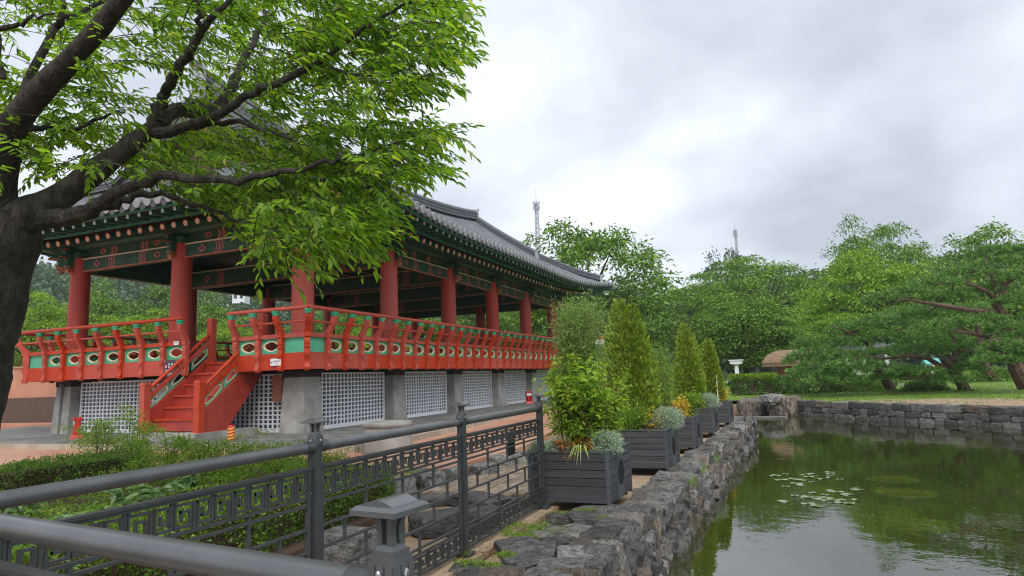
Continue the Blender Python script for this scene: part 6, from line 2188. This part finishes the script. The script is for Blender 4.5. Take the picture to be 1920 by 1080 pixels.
bush(1240, 715, 30.0, 3.2, .8, ML_bg, "green shrub on the lawn behind the third planter", 3000)
bush(1880, 728, 30.0, 3.0, .9, ML_bgd, "dark bush behind the bench at the right edge", 3000)
bush(1700, 722, 33.0, 5.0, 0.75, ML_bg, "long green bush behind the rope fence", 4200)
bush(1600, 718, 35.0, 4.0, 0.94, ML_bg, "green bush behind the low wide pine", 3600)
bush(1860, 720, 34.0, 4.0, 0.85, ML_bg, "green bush row beyond the shadowed slanting pine", 3600)
bush(1546, 764, 28.6, .5, .22, ML_boxl, "small fern sprouting from the far bank wall", 300, .12, "fern")

# ================================================================== SMALL THINGS
# thatched hut
c = at(1478, 728, 35.5)
t_ = thing("thatched_hut", "small open hut with a thick straw roof and brown walls behind the clipped hedge", "hut", c, -.12)
t_.scale = (.72, .8, .92)
b = MB(); b.box((.35, .1, 1.0), (1.9, 1.5, 1.3)); mk("wall", b, M_clay, t_)
for x in (-.92, 1.3):
    b = MB(); b.tube([(x, -.95, -.3), (x, -.95, 1.62)], .075, 8); mk("post", b, M_brown, t_)
b = MB()
prof = []
nx_, ny_ = 14, 10
V, Fq = [], []
for i in range(nx_ + 1):
    for j in range(ny_ + 1):
        u_, v_ = i / nx_ * 2 - 1, j / ny_ * 2 - 1
        e_ = max(abs(u_) ** 3, abs(v_) ** 2)
        V.append((.2 + u_ * 1.75, v_ * 1.35, 1.58 + .72 * (1 - e_) ** .8 + .03 * mnoise.noise(Vector((u_ * 5, v_ * 5, 0)))))
for i in range(nx_):
    for j in range(ny_):
        q = i * (ny_ + 1) + j; Fq.append((q, q + ny_ + 1, q + ny_ + 2, q + 1))
b.add(V, Fq)
ring = [i * (ny_ + 1) for i in range(nx_ + 1)] + [nx_ * (ny_ + 1) + j for j in range(1, ny_ + 1)] + [i * (ny_ + 1) + ny_ for i in range(nx_ - 1, -1, -1)] + [j for j in range(ny_ - 1, 0, -1)]
lo = [(V[k][0] * 1.0, V[k][1], V[k][2] - .26) for k in ring]
nn = len(ring)
b.add([V[k] for k in ring] + lo, [(k, (k + 1) % nn, nn + (k + 1) % nn, nn + k) for k in range(nn)] + [tuple(range(nn, 2 * nn))])
rf = mk("straw_roof", b, M_thatch, t_, smooth=False)
for k in range(4):
    b = MB(); z = 1.50 + k * .17; b.box((.2, -1.36 + k * .22, z), (3.4 - k * .25, .03, .035)); mk("straw_rope", b, M_brown, rf)

# white lantern post and lantern pole
c = at(1383, 712, 34)
t_ = thing("white_post", "white pillar with a wide box shaped top beside the bare grey tree trunk", "post", c)
b = MB(); b.box((0, 0, .40), (.24, .24, .9), taper=.72); mk("pillar", b, M_wht, t_, bevel=.02)
b = MB(); b.box((0, 0, .92), (.62, .42, .16)); b.box((0, 0, 1.03), (.74, .5, .05)); b.box((0, 0, .81), (.40, .3, .06)); mk("top_box", b, M_wht, t_)
b = MB(); b.box((-.1, 0, -.05), (.9, .7, .22), taper=.8); mk("base", b, M_wht, t_, bevel=.03)
c = at(1128, 720, 24)
t_ = thing("lantern_pole", "brown pole carrying two red, white and blue paper lanterns behind the planters", "lantern pole", c, -.2)
top = at(1128, 640, 24).z - c.z
b = MB(); b.tube([(0, 0, -.2), (0, 0, top - .05)], .045, 8); mk("pole", b, M_brown, t_)
b = MB(); b.box((0, 0, top + .22), (.44, .03, .03)); mk("arm", b, M_brown, t_)
for s_ in (-1, 1):
    b = MB()
    for z0, z1, mi in ((-.18, -.10, 2), (-.10, .08, 1), (.08, .18, 0)):
        b.lathe([(.095, z0), (.10, (z0 + z1) / 2), (.095, z1)], (s_ * .105, 0, top), 14, mi)
    b.lathe([(.10, .18), (.10, .195), (.04, .20)], (s_ * .105, 0, top), 12, 1)
    mk("paper_lantern", b, [M_lred, M_wht, M_blue], t_)

# antenna masts
def mast(px, bpy_, tpy, dp, w, label):
    c = at(px, bpy_, dp); h = at(px, tpy, dp).z - c.z
    c.z -= 6; h += 6
    t_ = thing("antenna_mast", label, "mast", c)
    b_ = MB(); n_ = 10
    for i in range(n_):
        z0, z1 = h * .78 * i / n_, h * .78 * (i + 1) / n_
        k0, k1 = w * (1 - .45 * i / n_), w * (1 - .45 * (i + 1) / n_)
        cr_ = [(-1, -1), (1, -1), (1, 1), (-1, 1)]
        for j in range(4):
            a_, d_ = cr_[j], cr_[(j + 1) % 4]
            b_.bar((a_[0] * k0, a_[1] * k0, z0), (a_[0] * k1, a_[1] * k1, z1), .22, .22)
            b_.bar((a_[0] * k0, a_[1] * k0, z0), (d_[0] * k1, d_[1] * k1, z1), .12, .12)
            b_.bar((a_[0] * k1, a_[1] * k1, z1), (d_[0] * k1, d_[1] * k1, z1), .14, .14)
    mk("lattice_tower", b_, M_hazesteel, t_)
    b_ = MB(); b_.tube([(0, 0, h * .74), (0, 0, h)], [.16, .05], 6); mk("spike", b_, M_hazesteel, t_)
    b_ = MB()
    for zz in (.66, .74):
        b_.lathe([(w * 1.3, 0), (w * 1.3, .2)], (0, 0, h * zz), 10)
        for k in range(6):
            a = k * math.pi / 3
            b_.box((w * 1.6 * math.cos(a), w * 1.6 * math.sin(a), h * zz + .9), (.3, .3, 1.2), a)
    mk("platform", b_, M_hazesteel, t_)


mast(1008, 440, 352, 230, .68, "tall lattice antenna mast on the hill above the pavilion's roof end")
mast(1381, 462, 418, 200, .3, "small antenna mast on the hilltop behind the layered trees")

# houses
def house(px, py, dp, w, d_, h, rh, label, mroof, mwall=M_wht, rz=0, win=2, o_=.35):
    c = at(px, py, dp)
    t_ = thing("house", label, "house", c, rz)
    b_ = MB(); b_.box((0, 0, h / 2), (w, d_, h)); mk("wall", b_, mwall, t_)
    b_ = MB()
    b_.prism([(-d_ / 2 - o_, h - .05), (d_ / 2 + o_, h - .05), (0, h + rh)], (0, 0, 0), (0, 1, 0), (0, 0, 1), (1, 0, 0), -w / 2 - o_, w / 2 + o_); mk("roof", b_, mroof, t_)
    for k in range(win):
        b_ = MB(); b_.box((-w / 2 + w * (k + .5) / win, -d_ / 2 - .02, h * .55), (w / win * .5, .06, h * .4)); mk("window", b_, M_glass, t_)


house(1018, 690, 62, 4.5, 4, 3.1, 1.5, "white house with a turquoise roof glimpsed between the last pavilion columns", M_turq, rz=.2)
house(1748, 700, 36, .6, .8, .58, .26, "small white building with turquoise roof glimpsed between the pine trunks", M_turq, rz=.1, o_=.08)
house(1622, 702, 40, 2.4, 3, 1.5, .9, "low white house with grey tiled roof behind the low wide pine", M_tile, rz=.05)
house(452, 570, 140, 2.6, 3, 3.0, .4, "pale building on the wooded hill seen right of the second column", M_tile, rz=.4, win=2)

# plaster wall at the left
c = onz(-30, 806, -.1)
p2 = onz(160, 800, -.1)
d = Vector((p2.x - c.x, 0, 0)); 
t_ = thing("plaster_wall", "salmon plastered wall with dark brown lower half behind the pavilion at left", "wall", (c.x - 10, c.y + 1.5, -.1))
Lw = 16.0
b = MB(); b.box((Lw / 2, 0, 1.75), (Lw, .5, 1.2)); mk("plaster", b, M_salmon, t_)
b = MB(); b.box((Lw / 2, -.03, .66), (Lw, .56, .98)); mk("lower_cladding", b, M_dbrown, t_)
b = MB(); b.box((Lw / 2, -.5, .085), (Lw, 1.3, .17)); mk("step", b, M_salmon, t_)
b = MB(); b.box((Lw / 2, 0, 2.38), (Lw + .1, .6, .06)); mk("coping", b, M_salmon, t_)

# fire extinguisher stands
def ext(loc, rz, label, cyl=True):
    t_ = thing("extinguisher_stand", label, "fire extinguisher", loc, rz, "red fire extinguisher stands")
    b_ = MB(); b_.box((0, 0, .05), (.34, .28, .10), taper=.72); mk("base", b_, M_fire, t_, bevel=.01)
    b_ = MB(); b_.box((0, .06, .30), (.25, .03, .42)); b_.box((-.115, 0, .30), (.02, .14, .42)); b_.box((.115, 0, .30), (.02, .14, .42)); b_.box((0, 0, .50), (.27, .20, .06)); mk("cabinet", b_, M_fire, t_, bevel=.006)
    b_ = MB(); b_.box((0, -.075, .40), (.20, .008, .11)); mk("label_panel", b_, M_wht, t_)
    b_ = MB(); b_.lathe([(.06, .10), (.065, .13), (.065, .34), (.04, .39), (.02, .42)], (0, -.02, 0), 12); b_.tube([(0, -.02, .42), (.05, -.06, .43)], .012, 6); mk("cylinder", b_, M_fire, t_, smooth=True)


c1 = onz(143, 822, 0); ext((c1.x, c1.y, 0), -.5, "red extinguisher stand at the foot of the leftmost pedestal")
c1 = onz(424, 815, 0); ext((c1.x, c1.y, 0), .1, "red extinguisher stand tucked beneath the staircase side")
c1 = onz(992, 757, 0); ext((c1.x, c1.y, 0), .6, "red extinguisher stand at the far lattice near the planters")
c1 = onz(433, 826, 0)
t_ = thing("striped_bollard", "short red cylinder with slanting yellow bands beside the staircase", "cylinder", (c1.x, c1.y, 0))
b = MB(); b.lathe([(.075, 0), (.075, .30), (.06, .33), (.02, .34)], n=14); mk("body", b, M_fire, t_, smooth=True)
for k in range(4):
    b = MB()
    for j in range(12):
        a0, a1 = 2 * math.pi * j / 12, 2 * math.pi * (j + 1) / 12
        z = .05 + k * .07
        b.add([(.077 * math.cos(a0), .077 * math.sin(a0), z + .02 * math.sin(a0)), (.077 * math.cos(a1), .077 * math.sin(a1), z + .02 * math.sin(a1)), (.077 * math.cos(a1), .077 * math.sin(a1), z + .03 + .02 * math.sin(a1)), (.077 * math.cos(a0), .077 * math.sin(a0), z + .03 + .02 * math.sin(a0))], [(0, 1, 2, 3)])
    mk("yellow_band", b, M_yel, t_)

# stone drum
c1 = onz(712, 850, -.1)
t_ = thing("stone_drum", "round weathered stone drum with a raised lip standing on the orange plaza", "stone drum", (c1.x, c1.y + .25, -.1))
b = MB(); b.lathe([(.46, -.02), (.47, .05), (.435, .36), (.42, .44)], n=28); mk("body", b, M_gran, t_, smooth=True)
b = MB(); b.lathe([(.40, .44), (.44, .45), (.455, .49), (.44, .53), (.36, .54), (.34, .50), (.05, .50)], n=28); mk("lip", b, M_gran, t_, smooth=True)

# rope fence on the far bank
t_ = thing("rope_fence", "low rope barrier with dark posts on the lawn behind the pines", "fence", at(1606, 735, 31))
pp = []
for px, py in ((1540, 722), (1606, 722), (1680, 722), (1760, 721), (1840, 719), (1920, 717)):
    q = at(px, py, 31) - Vector(t_.location); pp.append(q + Vector((0, 0, .05)))
    b = MB(); b.box((q.x, q.y, q.z - .18), (.10, .10, .62)); mk("post", b, M_dark, t_)
b = MB()
for a, c2 in zip(pp, pp[1:]):
    b.tube([a, a.lerp(c2, .5) + Vector((0, 0, -.04)), c2], .016, 5)
mk("rope", b, M_wht, t_)

# stone bench at the right
c1 = at(1890, 752, 23.5)
t_ = thing("stone_bench", "dark stone bench with a thick round leg on the sandy bank at the right edge", "bench", c1, .1)
b = MB(); b.box((.35, 0, .30), (1.3, .5, .09)); mk("seat", b, M_bank, t_, bevel=.015)
b = MB(); b.box((0, 0, .10), (.26, .3, .36), taper=.8); mk("leg", b, M_bank, t_, bevel=.02)
b = MB(); b.box((.72, 0, .10), (.26, .3, .36), taper=.8); mk("leg", b, M_bank, t_, bevel=.02)
# marker stake against the far wall
c1 = at(1722, 787, 24.2)
b = MB(); b.box((0, 0, .16), (.05, .03, .52)); tag(mk("marker_stake", b, M_cream, None, (c1.x, c1.y - .1, WZ)), "pale yellow stake leaning on the far bank wall at the waterline", "stake")

# lily pads and the sunken plant tubs
rl = np.random.default_rng(9)
b = MB(); b.add([(0, 0, 0)] + [(.075 * math.cos(a), .075 * math.sin(a), .004 * math.sin(3 * a)) for a in [.25 + (2 * math.pi - .5) * k / 13 for k in range(14)]], [(0, k + 1, k + 2) for k in range(13)])
m_pad = mat("lily_pad_leaf", (0.10, 0.16, 0.05), (0.18, 0.24, 0.08), rough=0.12, scale=8, spec=.8)
pad = b.mesh("lily_pad", m_pad)
for i in range(44):
    row = i % 2
    px = rl.normal(1520, 40) if row == 0 else rl.normal(1535, 46); py = (896 if row == 0 else 930) + rl.normal() * 7
    q = onz(px, py, WZ + .006)
    o = obj("lily_pad", pad, None, q, (0, 0, rl.uniform(0, 6)), (rl.uniform(.6, 1.5),) * 2 + (1,))
    tag(o, "small floating lily pad in the loose cluster on the open pond" if row else "small floating lily pad in the farther strip on the pond", "lily pad", "lily pads on the pond near the middle" if row else "lily pads in the far strip on the pond")
m_tub = mat("tub_algae", (0.045, 0.054, 0.006), (0.065, 0.072, 0.008), rough=0.03, scale=6, spec=.5)
for (px, py, lab) in ((1672, 898, "farther sunken olive plant tub just at the water surface"), (1700, 924, "nearer sunken olive plant tub just at the water surface")):
    q = onz(px, py, WZ)
    t_ = thing("sunken_tub", lab, "plant tub", q)
    b = MB(); b.lathe([(.40, -.15), (.41, -.02), (.39, .002), (.03, .003)], n=30); mk("tub", b, m_tub, t_, smooth=True)
# a little floating scum and debris on the water: specks
V, F = leaves_geo(np.array([tuple(onz(rl.uniform(1420, 1900), rl.uniform(800, 1000), WZ + .004)) for _ in range(120)]), rdir(120, 0, .02, rl), np.tile([0, 0, 1.0], (120, 1)), rl.uniform(.02, .06, 120), .015, fold=0)
o = np_obj("floating_leaves", V, F, ML_dry); o["kind"] = "stuff"

# ------------------------------------------------------------------ haze
HAZE = 0.00045
m_h = bpy.data.materials.new("haze_air"); m_h.use_nodes = True
t = m_h.node_tree; t.nodes.clear()
ho = t.nodes.new("ShaderNodeOutputMaterial"); hv = t.nodes.new("ShaderNodeVolumePrincipled")
hv.inputs["Color"].default_value = (0.86, 0.91, 0.97, 1); hv.inputs["Density"].default_value = HAZE
t.links.new(hv.outputs[0], ho.inputs["Volume"])
b = MB(); b.box((0, 100, 40), (630, 430, 90.0)); hz_ = mk("haze", b, m_h)
hz_["kind"] = "stuff"
